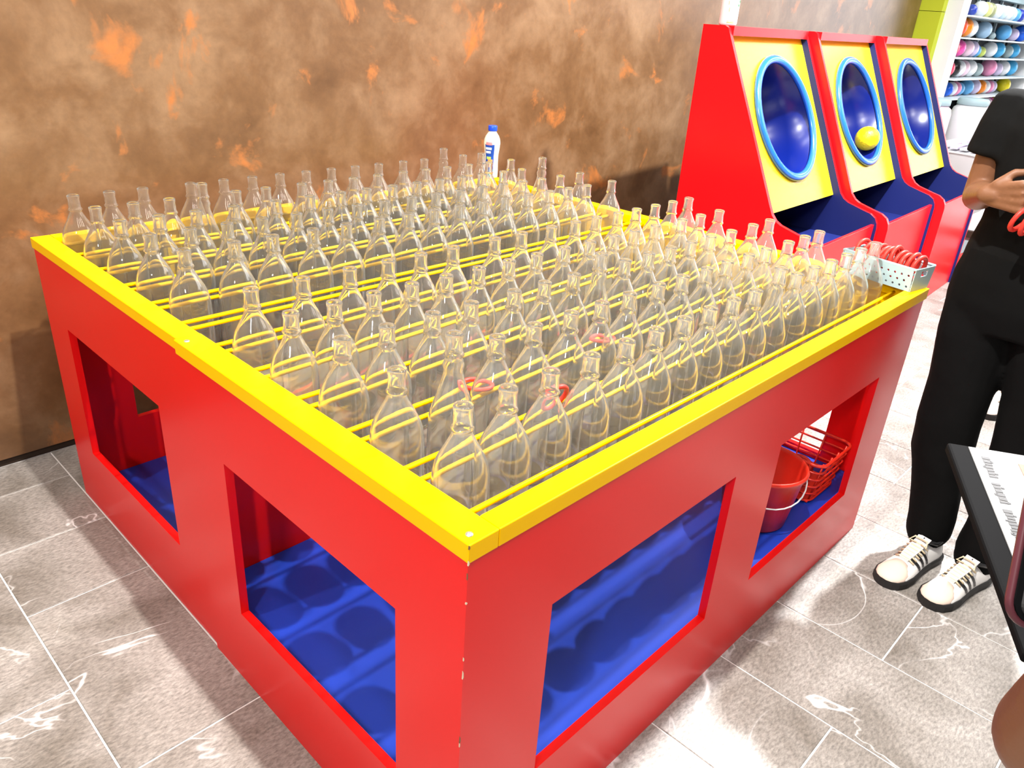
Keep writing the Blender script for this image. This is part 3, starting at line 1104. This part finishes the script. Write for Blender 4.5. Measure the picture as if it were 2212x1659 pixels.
ROWS = [[(7.55, .047, 'dark blue'), (7.78, .074, 'white'), (7.94, .072, 'pale yellow'), (8.05, .069, 'olive'), (8.25, .074, 'white'), (8.43, .075, 'pale blue'), (8.61, .072, 'white'), (8.75, .069, 'pale blue'), (8.92, .062, 'light blue'), (9.07, .063, 'dark blue')],
        [(7.32, .076, 'red orange'), (7.47, .080, 'orange'), (7.63, .074, 'white'), (8.06, .073, 'grey blue'), (8.39, .032, 'grey'), (8.74, .070, 'light blue'), (9.08, .059, 'lilac'), (9.36, .082, 'blue')],
        [(7.29, .076, 'crimson'), (7.46, .077, 'hot pink'), (7.70, .072, 'pale pink'), (7.85, .069, 'lilac'), (7.99, .054, 'light blue'), (8.17, .047, 'yellow green'), (8.43, .081, 'white'), (8.71, .074, 'sky blue'), (9.06, .060, 'grey'), (9.27, .069, 'sky blue')],
        [(7.31, .073, 'crimson'), (7.46, .082, 'black'), (7.62, .072, 'white'), (7.74, .073, 'pale pink'), (7.95, .074, 'white'), (8.21, .060, 'grey'), (8.58, .078, 'pink'), (8.87, .063, 'lilac'), (9.08, .073, 'white'), (9.34, .084, 'sky blue')],
        [(7.48, .060, 'blue'), (7.60, .061, 'white'), (7.71, .062, 'pink'), (7.82, .058, 'light blue'), (8.05, .068, 'light blue'), (8.27, .069, 'lilac'), (8.47, .066, 'orange'), (8.62, .063, 'white'), (8.75, .063, 'pink'), (8.87, .060, 'lilac'), (9.32, .071, 'yellow')],
        [(7.68, .039, 'white'), (8.35, .079, 'blue'), (8.53, .071, 'white'), (8.69, .072, 'pale yellow'), (8.85, .073, 'pale pink'), (8.99, .070, 'hot pink'), (9.18, .071, 'orange')]]
for ri, row in enumerate(ROWS):
    for i, (x, r, cn) in enumerate(row):
        gap = min([abs(x - q[0]) for j, q in enumerate(row) if j != i])
        hx = min(r, gap * 0.49)
        r = min(r, 0.078 if ri != 2 else 0.070, 0.066 if ri == 0 else 1)
        m_ = MB()
        m_.ellipsoid((0, 0, 0), (hx, r, r), 20, 12)
        o = m_.build('balloon', ball_mat(cn, CL[cn]), smooth=True)
        o.location = (x, 1.80, rz_[ri] + 0.0125 + r)
        tag(o, '%s balloon, %s from the left on the %s rack shelf from the top' % (cn, ORD[i], ORD[ri]), 'balloon', 'coloured balloons on the shop rack')

# white tub heaped with wrapped sticks, clear jars behind
bn = thing('goods_bin', 'white tapered shop bin heaped with wrapped packets beyond the last cabinet', 'bin', (6.55, 1.05, 0))
m_ = MB()
m_.loft([[(6.40, 0.98, 0.0), (6.85, 0.98, 0.0), (6.85, 1.36, 0.0), (6.40, 1.36, 0.0)], [(6.05, 0.90, 0.66), (7.1, 0.90, 0.66), (7.1, 1.42, 0.66), (6.05, 1.42, 0.66)]])
m_.build('body', WHITE, bn)
m_ = MB()
m_.tube([(6.04, 0.89, 0.665), (7.11, 0.89, 0.665), (7.11, 1.43, 0.665), (6.04, 1.43, 0.665)], 0.016, 8, closed=True)
m_.build('rim', WHITE, bn)
random.seed(11)
PK = [WHITE, ball_mat('pale pink', CL['pale pink']), WHITE, ball_mat('lilac', CL['lilac']), ball_mat('pale blue', CL['pale blue']), RINGRED]
for i in range(22):
    a = random.uniform(-0.06, 0.06)
    k_ = i if i < 15 else i - 15
    cx_, cy_ = 6.26 + 0.31 * (k_ % 3) + (0.12 if i >= 15 else 0), 1.00 + 0.078 * (k_ // 3)
    m_ = MB()
    U = Vector((math.cos(a), math.sin(a), random.uniform(-0.03, 0.03)))
    V = Vector((-U.y, U.x, 0)).normalized()
    m_.obox((0, 0, 0), U * 0.13, V * 0.028, Vector((0, 0, 0.008)))
    o = m_.build('packet', PK[i % 6], bevel=0.004)
    o.location = (cx_, cy_, 0.686 + (0.040 if i >= 15 else 0) + 0.002 * (i % 3))
    tag(o, 'small wrapped packet lying in the heap on the white shop bin', 'packet', 'packets heaped on the shop bin')
for i, (x, y) in enumerate(((6.42, 1.62), (6.80, 1.66), (7.30, 1.50))):
    jr_ = thing('shop_jar', ('pale lilac', 'pale pink', 'white')[i] + ' lidded shop jar standing behind the goods bin', 'jar', (x, y, 0.0))
    m_ = MB()
    m_.lathe([(0.13, 0.0), (0.15, 0.01), (0.15, 0.86), (0.14, 0.90), (0.10, 0.93)], 24, (x, y, 0), cap0=True, cap1=True)
    m_.build('body', (ball_mat('lilac', CL['lilac']), ball_mat('pale pink', CL['pale pink']), WHITE)[i], jr_, smooth=True)
    m_ = MB()
    m_.lathe([(0.12, 0.925), (0.125, 0.93), (0.125, 0.965), (0.11, 0.98)], 24, (x, y, 0), cap0=True, cap1=True)
    m_.build('lid', PALE, jr_, smooth=True)
# low white display carton with a dark band, and a red bag on the floor
bx_ = thing('display_carton', 'low white carton with dark lid band and two small dark marks beside the cabinets', 'carton', (5.9, 0.62, 0))
m_ = MB()
m_.box((5.45, 0.30, 0.0), (6.25, 0.86, 0.20))
m_.build('body', PALE, bx_, bevel=0.004)
m_ = MB()
m_.box((5.43, 0.28, 0.20), (6.27, 0.88, 0.245))
m_.build('lid_band', PLINTH, bx_)
m_ = MB()
m_.box((5.47, 0.32, 0.245), (6.23, 0.84, 0.33))
m_.build('tray', WHITE, bx_)
for yy, zz in ((0.52, 0.12), (0.66, 0.07)):
    m_ = MB()
    m_.box((5.447, yy, zz), (5.45, yy + 0.045, zz + 0.022))
    m_.build('mark', LABB, bx_)
bg = MB()
bg.loft([[(5.12, 0.50, 0), (5.42, 0.50, 0), (5.42, 0.80, 0), (5.12, 0.80, 0)], [(5.10, 0.48, 0.07), (5.44, 0.49, 0.08), (5.42, 0.82, 0.07), (5.11, 0.81, 0.06)], [(5.18, 0.56, 0.13), (5.38, 0.55, 0.12), (5.36, 0.74, 0.14), (5.2, 0.73, 0.12)]])
tag(bg.build('red_bag', RINGRED, bevel=0.02), 'small crumpled red bag on the floor beside the last cabinet', 'bag')

# ------------------------------------------------------------------ people


def hand(m2, W, D, Sx, N, a=(30, 75, 120), k=1.0):
    W, D, Sx, N = Vector(W), Vector(D).normalized(), Vector(Sx), Vector(N)
    Sx = (Sx - D * Sx.dot(D)).normalized()
    N = (N - D * N.dot(D) - Sx * N.dot(Sx)).normalized()
    for off, ln, r in ((-0.030, 0.80, 0.0078), (-0.0105, 0.98, 0.0088), (0.0095, 1.06, 0.0092), (0.029, 0.95, 0.0090)):
        kn = W + D * (0.080 + 0.006 * ln) * k + Sx * off * k
        m2.capsule(W + D * 0.01 + Sx * off * 0.55, kn, 0.0125 * k, 0.0115 * k, 10)
        p = kn
        rr = r * k
        for ang, l in zip(a, (0.044, 0.027, 0.020)):
            d = D * math.cos(math.radians(ang)) + N * math.sin(math.radians(ang))
            q = p + d * l * ln * k
            m2.capsule(p, q, rr, rr * 0.92, 10)
            rr *= 0.92
            p = q
    b = W + D * 0.022 * k + Sx * 0.024 * k
    c = b + (D * 0.55 + Sx * 0.55 + N * 0.5).normalized() * 0.042 * k
    d = c + (D * 0.8 + N * 0.6).normalized() * 0.032 * k
    m2.capsule(b, c, 0.0135 * k, 0.0105 * k, 10)
    m2.capsule(c, d, 0.0105 * k, 0.0085 * k, 10)


def ell(cx, cy, z, a, b_, fwd, left, n=20, wob=0.0, ph=0.0):
    out = []
    for j in range(n):
        t = 2 * pi * j / n
        w_ = 1 + wob * math.sin(3 * t + ph) + wob * 0.6 * math.sin(5 * t - 2 * ph)
        out.append(Vector((cx, cy, z)) + fwd * (a * math.cos(t) * w_) + left * (b_ * math.sin(t) * w_))
    return out


def remesh(o, vox, smooth=4, disp=None):
    r = o.modifiers.new('remesh', 'REMESH')
    r.mode = 'VOXEL'
    r.voxel_size = vox
    r.use_smooth_shade = True
    s_ = o.modifiers.new('smooth', 'SMOOTH')
    s_.factor = 0.5
    s_.iterations = smooth


def shoe(root, name, toe, heel, mats, stripe_mat):
    """low sneaker from heel to toe on the floor"""
    toe, heel = Vector(toe), Vector(heel)
    D = (toe - heel)
    L_ = D.length
    D.normalize()
    X = Vector((-D.y, D.x, 0))
    prof = [(0.0, 0.026), (0.03, 0.034), (0.12, 0.037), (0.3, 0.035), (0.5, 0.039), (0.68, 0.047), (0.82, 0.047), (0.92, 0.039), (0.975, 0.025), (1.0, 0.008)]

    def outline(sc, z, ext=0.0):
        pts = [heel + D * (t * L_) + X * (h * sc + ext) + Zv * z for t, h in prof]
        pts += [heel + D * (t * L_) - X * (h * sc + ext) + Zv * z for t, h in reversed(prof)]
        return pts
    m2 = MB()
    # upper: sections along the length
    secs = [(0.02, 0.024, 0.070), (0.06, 0.031, 0.088), (0.14, 0.034, 0.092), (0.24, 0.033, 0.082), (0.34, 0.033, 0.080), (0.46, 0.035, 0.078), (0.58, 0.040, 0.068), (0.70, 0.044, 0.056), (0.82, 0.044, 0.047), (0.91, 0.037, 0.041), (0.97, 0.024, 0.034), (0.992, 0.010, 0.028)]
    rings = []
    for t, hw, ht in secs:
        c = heel + D * (t * L_)
        ring = []
        for j in range(14):
            a = -0.15 + (pi + 0.3) * j / 13
            ring.append(c + X * (hw * math.cos(a)) * (1 - 0.22 * max(0, math.sin(a)) ** 2) + Zv * (0.020 + (ht - 0.020) * max(-0.1, math.sin(a)) ** 0.85 if math.sin(a) > 0 else 0.020 - 0.003))
        rings.append(ring)
    m2.loft(rings)
    up = m2.build(name, mats[0], root, smooth=True)
    off = root.location
    m2 = MB()
    m2.loft([outline(0.97, 0.0), outline(1.04, 0.005), outline(1.05, 0.020), outline(0.98, 0.026)])
    m2.build('sole', SOLE, up, off=off, smooth=False)
    # suede toe cap, slightly proud of the upper
    m2 = MB()
    rings = []
    for t, hw, ht in ((0.70, 0.030, 0.0585), (0.78, 0.0405, 0.0525), (0.86, 0.0420, 0.0470), (0.93, 0.035, 0.0420), (0.975, 0.0235, 0.0360), (0.997, 0.010, 0.0300)):
        c = heel + D * (t * L_)
        ring = []
        for j in range(12):
            a = pi * j / 11
            ring.append(c + X * (hw * math.cos(a)) + Zv * (0.022 + (ht - 0.022) * math.sin(a) ** 0.8))
        rings.append(ring)
    m2.loft(rings)
    m2.build('toe_cap', SUEDE, up, off=off, smooth=True)

    def sidept(t, v, sgn, e=0.0015):
        """point on the upper's side surface: t along, v height fraction"""
        for (t0, h0, z0), (t1, h1, z1) in zip(secs[:-1], secs[1:]):
            if t0 <= t <= t1:
                q = (t - t0) / (t1 - t0)
                hw = h0 + (h1 - h0) * q
                ht = z0 + (z1 - z0) * q
        a = v * pi / 2
        return heel + D * (t * L_) + X * sgn * (hw * math.cos(a) * (1 - 0.22 * math.sin(a) ** 2) + e) + Zv * (0.020 + (ht - 0.020) * math.sin(a) ** 0.85 + e * 0.7)
    for sgn in (-1, 1):
        for k in range(3):
            t0 = 0.36 + 0.085 * k
            m2 = MB()
            for s0 in range(5):
                v0, v1 = 0.10 + 0.13 * s0, 0.10 + 0.13 * (s0 + 1)
                sh0, sh1 = 0.055 * s0 / 5 * 2, 0.055 * (s0 + 1) / 5 * 2
                n = m2.add([sidept(t0 - sh0 * 0 + 0.11 * v0, v0, sgn), sidept(t0 + 0.038 + 0.11 * v0, v0, sgn), sidept(t0 + 0.038 + 0.11 * v1, v1, sgn), sidept(t0 + 0.11 * v1, v1, sgn)])
                m2.face((n, n + 1, n + 2, n + 3))
            m2.build('stripe', stripe_mat, up, off=off)
    # opening collar and tongue, laces
    m2 = MB()
    m2.tube([heel + D * (L_ * t) + X * x + Zv * z for t, x, z in ((0.03, 0, 0.088), (0.10, 0.027, 0.090), (0.24, 0.026, 0.083), (0.33, 0.016, 0.092), (0.35, 0, 0.096), (0.33, -0.016, 0.092), (0.24, -0.026, 0.083), (0.10, -0.027, 0.090))], 0.006, 8, closed=True)
    m2.build('collar', stripe_mat, up, off=off, smooth=True)
    m2 = MB()
    m2.loft([[heel + D * (L_ * t) + X * hw + Zv * (z + 0.003), heel + D * (L_ * t) - X * hw + Zv * (z + 0.003), heel + D * (L_ * t) - X * hw * 0.9 + Zv * (z - 0.006), heel + D * (L_ * t) + X * hw * 0.9 + Zv * (z - 0.006)] for t, hw, z in ((0.34, 0.019, 0.100), (0.45, 0.018, 0.084), (0.58, 0.017, 0.073), (0.68, 0.014, 0.062))])
    m2.build('tongue', SHOEW, up, off=off)
    for i in range(6):
        t = 0.42 + 0.045 * i
        z = 0.0885 - 0.0048 * i
        m2 = MB()
        m2.tube([heel + D * (L_ * t) + X * 0.027 + Zv * (z - 0.010), heel + D * (L_ * (t + 0.02)) + X * 0.012 + Zv * (z + 0.001), heel + D * (L_ * (t + 0.02)) - X * 0.012 + Zv * (z + 0.001), heel + D * (L_ * (t + 0.005)) - X * 0.027 + Zv * (z - 0.010)], 0.0027, 6)
        m2.build('lace', LACE, up, off=off, smooth=True)
    m2 = MB()
    for sg in (-1, 1):
        m2.tube([heel + D * (L_ * 0.40) + Zv * 0.099, heel + D * (L_ * 0.42) + X * 0.018 * sg + Zv * 0.104, heel + D * (L_ * 0.47) + X * 0.026 * sg + Zv * 0.094, heel + D * (L_ * 0.45) + X * 0.008 * sg + Zv * 0.092], 0.0025, 6)
    m2.build('lace_bow', LACE, up, off=off, smooth=True)
    return up


def person(c, fwd, label, legs, arms, feet, shirt, trouser, shoemats, vox=0.007):
    """c: body centre on the floor; legs: list per leg of (z, l, half width, f, half depth); arms in (f, l, z)"""
    c = Vector((c[0], c[1], 0))
    fwd = Vector((fwd[0], fwd[1], 0)).normalized()
    left = Zv.cross(fwd)
    L3 = lambda f, l, z: c + fwd * f + left * l + Zv * z
    root = thing('person', label, 'person', tuple(c))
    # skin: head, neck, chest, arms, hands, ankles in one surface
    m2 = MB()
    hc = L3(0.02, 0, 1.475)
    n = 20
    rings = []
    for z, a, b_, f in ((-0.118, 0.030, 0.028, 0.048), (-0.105, 0.052, 0.045, 0.032), (-0.075, 0.078, 0.060, 0.012), (-0.03, 0.090, 0.069, 0.002), (0.02, 0.094, 0.074, 0.0), (0.06, 0.090, 0.072, -0.004), (0.09, 0.072, 0.058, -0.006), (0.112, 0.035, 0.03, -0.008)):
        q = hc + fwd * f
        rings.append(ell(q.x, q.y, hc.z + z, a, b_, fwd, left, n))
    m2.loft(rings)
    nose = hc + fwd * 0.088
    m2.capsule(nose + Zv * 0.015, nose + fwd * 0.016 - Zv * 0.026, 0.007, 0.012, 8)
    for sg in (-1, 1):
        e = hc + left * 0.074 * sg - fwd * 0.008
        m2.capsule(e + Zv * 0.018, e - Zv * 0.022, 0.012, 0.008, 8)
    m2.capsule(L3(-0.005, 0, 1.26), L3(0.005, 0, 1.40), 0.055, 0.048, 14)
    m2.loft([ell(*(L3(0, 0, 0).xy), z, a, b_, fwd, left, 20) for z, a, b_ in ((0.90, 0.085, 0.13), (1.02, 0.080, 0.115), (1.15, 0.09, 0.135), (1.25, 0.085, 0.155), (1.30, 0.06, 0.10))])
    for sd, (sh, elb, wr, D, Sx, N, ang) in arms.items():
        sh, elb, wr = L3(*sh), L3(*elb), L3(*wr)
        m2.capsule(sh, elb, 0.047, 0.037, 14)
        mid = elb.lerp(wr, 0.35)
        m2.capsule(elb, mid, 0.037, 0.036, 14)
        m2.capsule(mid, wr, 0.036, 0.024, 14)
        tov = lambda v: fwd * v[0] + left * v[1] + Zv * v[2]
        m2.capsule(wr, wr + tov(D).normalized() * 0.02, 0.024, 0.020, 12)
        hand(m2, wr, tov(D), tov(Sx), tov(N), ang)
    for (lf, ll) in feet:
        hip = L3(0, 0.08 * (1 if ll > 0.05 else -1), 0.86)
        m2.capsule(L3(lf - 0.03, ll, 0.30), L3(lf, ll, 0.06), 0.036, 0.030, 12)
        m2.capsule(hip, L3(lf - 0.03, ll, 0.30), 0.052, 0.036, 12)
    body = m2.build('body', SKIN, root)
    remesh(body, 0.0045, 3)
    off = root.location
    for sg in (-1, 1):
        m2 = MB()
        m2.ellipsoid(hc + left * 0.031 * sg + fwd * 0.079 + Zv * 0.012, (0.012, 0.012, 0.007), 12, 8)
        ey = m2.build('eye', EYEW, root, smooth=True)
        m2 = MB()
        m2.ellipsoid(hc + left * 0.031 * sg + fwd * 0.0885 + Zv * 0.012, (0.0045, 0.0045, 0.0050), 12, 8)
        m2.build('iris', BLACK, ey, smooth=True, off=root.location)
        m2 = MB()
        m2.capsule(hc + left * 0.018 * sg + fwd * 0.089 + Zv * 0.036, hc + left * 0.046 * sg + fwd * 0.080 + Zv * 0.038, 0.004, 0.003, 8)
        m2.build('eyebrow', HAIR, root, smooth=True)
    m2 = MB()
    m2.capsule(hc + left * 0.020 + fwd * 0.084 - Zv * 0.060, hc - left * 0.020 + fwd * 0.084 - Zv * 0.060, 0.006, 0.006, 8)
    m2.build('mouth', LIPS, root, smooth=True)
    m2 = MB()
    q = hc - fwd * 0.020
    m2.loft([ell((q + fwd * f).x, (q + fwd * f).y, hc.z + z, a, b_, fwd, left, 22, 0.01, z * 30) for z, a, b_, f in ((-0.20, 0.035, 0.070, -0.070), (-0.12, 0.050, 0.083, -0.056), (-0.03, 0.072, 0.086, -0.028), (0.035, 0.088, 0.086, -0.006), (0.075, 0.098, 0.084, 0.006), (0.112, 0.078, 0.066, 0.008), (0.132, 0.035, 0.03, 0.006))])
    hr = m2.build('hair', HAIR, root)
    remesh(hr, 0.008, 3)
    # shirt
    m2 = MB()
    cc = L3(0, 0, 0)
    m2.loft([ell(cc.x, cc.y, z, a, b_, fwd, left, 24, 0.012, z * 21) for z, a, b_ in ((0.87, 0.120, 0.172), (0.93, 0.118, 0.168), (1.0, 0.112, 0.155), (1.08, 0.112, 0.152), (1.16, 0.118, 0.162), (1.23, 0.112, 0.172), (1.285, 0.092, 0.165), (1.315, 0.070, 0.115), (1.335, 0.055, 0.070))])
    for sd, (sh, elb, wr, D, Sx, N, ang) in arms.items():
        sh, elb = L3(*sh), L3(*elb)
        m2.tube([sh + Zv * 0.055, sh + Zv * 0.04, sh.lerp(elb, 0.1), sh.lerp(elb, 0.3), sh.lerp(elb, 0.50)], [0.02, 0.045, 0.060, 0.064, 0.068], 16)
    so = m2.build('shirt', shirt, root)
    remesh(so, 0.009, 4)
    # trousers
    m2 = MB()
    m2.loft([ell(cc.x, cc.y, z, a, b_, fwd, left, 24, 0.008, z * 17) for z, a, b_ in ((0.73, 0.110, 0.172), (0.80, 0.125, 0.180), (0.87, 0.125, 0.178), (0.93, 0.118, 0.165), (0.97, 0.108, 0.150))])
    for leg in legs:
        rings = []
        for z, l, hw, f, hd in leg:
            q = L3(f, l, 0)
            rings.append(ell(q.x, q.y, z, hd, hw, fwd, left, 20, 0.025, z * 23))
        m2.loft(rings)
    to = m2.build('trousers', trouser, root)
    remesh(to, 0.008, 3)
    return root, L3


LEG_R = [(0.80, 0.075, 0.098, 0.0, 0.100), (0.70, 0.078, 0.094, 0.01, 0.098), (0.56, 0.067, 0.085, 0.02, 0.088), (0.44, 0.067, 0.083, 0.025, 0.083), (0.34, 0.060, 0.082, 0.02, 0.080), (0.29, 0.052, 0.072, 0.02, 0.078), (0.22, 0.036, 0.068, 0.02, 0.076), (0.14, 0.025, 0.064, 0.025, 0.074), (0.085, 0.020, 0.062, 0.03, 0.074), (0.058, 0.018, 0.050, 0.035, 0.066)]
LEG_R = [(z, -l, hw, f, hd) for z, l, hw, f, hd in LEG_R]
LEG_L = [(0.80, 0.085, 0.098, 0.0, 0.100), (0.70, 0.095, 0.092, 0.0, 0.095), (0.56, 0.112, 0.082, 0.0, 0.085), (0.44, 0.118, 0.074, 0.0, 0.080), (0.30, 0.122, 0.066, 0.005, 0.075), (0.18, 0.124, 0.062, 0.01, 0.072), (0.085, 0.122, 0.064, 0.02, 0.074), (0.045, 0.120, 0.056, 0.03, 0.068)]
ARM_R1 = ((0.0, -0.165, 1.262), (-0.01, -0.182, 1.050), (0.170, -0.122, 1.086), (0.32, 0.85, 0.12), (0.1, -0.15, 1), (-0.8, 0.5, -0.3), (48, 85, 118))
ARM_L1 = ((0.0, 0.165, 1.262), (-0.01, 0.200, 1.040), (0.19, 0.12, 1.07), (0.45, -0.85, 0.2), (0.0, 0.2, 1), (-1, 0, -0.1), (25, 60, 95))
p1, L1 = person((1.76, -0.215), (-1, 0), 'person in black T-shirt and wide black trousers holding red rings beside the table', [LEG_R, LEG_L],
                {'r': ARM_R1, 'l': ARM_L1}, [(0.04, -0.018), (0.035, 0.12)], BLACKC, BLACKT, None)
shoe(p1, 'shoe', (1.478, -0.172, 0), (1.748, -0.226, 0), [SHOEW], BLACK)
shoe(p1, 'shoe', (1.482, -0.292, 0), (1.748, -0.362, 0), [SHOEW], BLACK)
for i, (f, l, z, ax) in enumerate(((0.205, -0.030, 1.050, (0.3, 1, 0.35)), (0.204, -0.013, 1.046, (0.1, 1, 0.2)), (0.202, 0.005, 1.050, (-0.2, 1, 0.1)))):
    m_ = MB()
    m_.torus((0, 0, 0), 0.029, 0.0058, ax, 26, 8)
    o = m_.build('toss_ring', RINGRED, smooth=True)
    o.location = L1(f, l, z)
    tag(o, 'red ring held by the person in black, ' + ('nearest the fingertips', 'middle of three', 'farthest to the right')[i], 'ring', 'red rings in the hand')

# passer-by whose foot shows between the legs
LG = [(0.80, 0.085, 0.095, 0.0, 0.095), (0.60, 0.09, 0.078, 0.0, 0.080), (0.40, 0.095, 0.062, 0.0, 0.066), (0.24, 0.098, 0.056, 0.0, 0.060), (0.15, 0.10, 0.054, 0.0, 0.058)]
p2, L2 = person((3.10, -0.17), (-1, 0.1), 'passer-by behind the person in black, only a sneaker and ankle showing', [[(z, -l, a, f, d) for z, l, a, f, d in LG], LG],
                {'r': ((0, -0.165, 1.262), (-0.03, -0.20, 1.03), (0.06, -0.20, 0.83), (0.1, 0, -1), (1, 0, 0), (0, 1, 0), (15, 30, 40)),
                 'l': ((0, 0.165, 1.262), (-0.03, 0.20, 1.03), (0.06, 0.20, 0.83), (0.1, 0, -1), (1, 0, 0), (0, -1, 0), (15, 30, 40))}, [(0.0, -0.10), (0.0, 0.10)], GREYSH, DENIM, None)
for sg in (-1, 1):
    shoe(p2, 'shoe', tuple(L2(0.20, 0.10 * sg, 0)), tuple(L2(-0.06, 0.10 * sg, 0)), [SHOEW], SOLE)

# companion right beside the camera: only the elbow reaches into the picture
p3_, LC = person((-0.10, -0.810), (1, 0), 'companion at the right edge of the picture, bare elbow showing', [[(z, -l, a, f, d) for z, l, a, f, d in LG], LG],
                 {'l': ((0.0, 0.165, 1.262), (0.055, 0.215, 1.008), (0.16, 0.12, 1.09), (0.2, 0.6, 0.5), (0.9, 0, 0.3), (0.3, 0.6, 0.5), (20, 50, 80)),
                  'r': ((0.0, -0.165, 1.262), (0.05, -0.20, 1.02), (0.21, 0.05, 1.06), (0.4, 0.85, 0.1), (0.5, -0.4, 0.6), (0.2, 0.4, 0.8), (20, 50, 80))}, [(0.0, -0.10), (0.0, 0.10)], GREYSH, DENIM, None)
for sg in (-1, 1):
    shoe(p3_, 'shoe', tuple(LC(0.20, 0.10 * sg, 0)), tuple(LC(-0.06, 0.10 * sg, 0)), [SHOEW], SOLE)

# tablet held flat, and a phone over it
TU = Vector((-0.157, -0.092, -0.023)).normalized()
TV = Vector((0.028, -0.047, 0.0))
TV = (TV - TU * TV.dot(TU)).normalized()
TN = TU.cross(TV)
if TN.z < 0:
    TN = -TN
T0 = Vector((0.062, -0.459, 1.131))
TL, TWd = 0.205, 0.135
tbl = thing('tablet', 'tablet with black bezel and pale grey screen held at the right edge', 'tablet', tuple(T0 + TU * TL / 2 + TV * TWd / 2))
m_ = MB()
m_.obox(T0 + TU * TL / 2 + TV * TWd / 2 - TN * 0.004, TU * TL / 2, TV * TWd / 2, TN * 0.004)
m_.build('body', PHONE, tbl, bevel=0.002)
m_ = MB()
s0, s1, v0, v1 = 0.003, TL - 0.012, 0.0145, TWd - 0.0145
m_.obox(T0 + TU * (s0 + s1) / 2 + TV * (v0 + v1) / 2 + TN * 0.0004, TU * (s1 - s0) / 2, TV * (v1 - v0) / 2, TN * 0.0004)
scr = m_.build('screen', SCREEN, tbl)
random.seed(5)
m_ = MB()
u = 0.014
for wi, nl in enumerate((7, 6, 9)):
    for q in range(nl):
        wl = random.uniform(0.0020, 0.0036)
        hl = random.uniform(0.0022, 0.0030)
        m_.obox(T0 + TU * (u + wl / 2) + TV * (0.0235 + random.uniform(-0.0005, 0.0005)) + TN * 0.0010, TU * wl / 2, TV * hl, TN * 0.0002)
        if q % 2:
            m_.obox(T0 + TU * (u + wl / 2) + TV * (0.0235 + 0.0032 * (1 if q % 4 == 1 else -1)) + TN * 0.0010, TU * wl * 0.3, TV * 0.0010, TN * 0.0002)
        u += wl + 0.0009
    u += 0.006
m_.build('text_line', INK, scr, off=tbl.location)
m_ = MB()
m_.obox(T0 + TU * 0.040 + TV * 0.062 + TN * 0.0010, TU * 0.024, TV * 0.016, TN * 0.0002)
m_.build('picture', BROWNP, scr, off=tbl.location)

ang = math.radians(-11)
PU = (RT * math.cos(ang) + UP * math.sin(ang)).normalized()
PV = (UP * math.cos(ang) - RT * math.sin(ang)).normalized()
PN = PU.cross(PV).normalized()
PW, PL = 0.076, 0.155
dpx = 0.415
lowleft = CAM + (FW + RT * ((2166 - 1106) / 1664.5) - UP * ((1344 - 829.5) / 1664.5)) * dpx
PC = lowleft + PU * PW / 2 + PV * PL / 2
ph = thing('phone', 'dark grey phone in a pinkish bumper case, cut by the right edge', 'phone', tuple(PC))


def rrect(cx, hw, hl, r, d, n=6):
    pts = []
    for sx, sy, a0 in ((1, 1, 0), (-1, 1, pi / 2), (-1, -1, pi), (1, -1, 1.5 * pi)):
        for j in range(n + 1):
            a = a0 + pi / 2 * j / n
            pts.append(cx + PU * (sx * (hw - r) + r * math.cos(a)) + PV * (sy * (hl - r) + r * math.sin(a)) + PN * d)
    return pts


m_ = MB()
m_.loft([rrect(PC, PW / 2 - 0.002, PL / 2 - 0.002, 0.012, -0.004), rrect(PC, PW / 2 - 0.002, PL / 2 - 0.002, 0.012, 0.0035)])
m_.build('body', PHONE, ph)
m_ = MB()
m_.tube(rrect(PC, PW / 2 - 0.0012, PL / 2 - 0.0012, 0.0125, 0.0), 0.0024, 8, closed=True)
m_.build('bumper', BUMPER, ph, smooth=True)
CC = PC - PU * (PW / 2 - 0.024) - PV * (PL / 2 - 0.024)
m_ = MB()
m_.loft([rrect(CC, 0.0185, 0.0185, 0.007, 0.003), rrect(CC, 0.0185, 0.0185, 0.007, 0.0055)])
cm = m_.build('camera_module', PHGREY, ph)
m_ = MB()
m_.loft([rrect(CC, 0.0165, 0.0165, 0.006, 0.005), rrect(CC, 0.0165, 0.0165, 0.006, 0.0063)])
m_.build('camera_glass', BLACK, cm, off=ph.location)
for du, dv in ((-0.008, 0.008), (-0.008, -0.008), (0.008, 0.0)):
    m_ = MB()
    m_.torus(CC + PU * du + PV * dv + PN * 0.0066, 0.0055, 0.0011, PN, 20, 6)
    m_.build('lens_ring', PHGREY, cm, off=ph.location, smooth=True)

for o in S.objects:
    for k in ('_w', '_hole'):
        if k in o:
            del o[k]
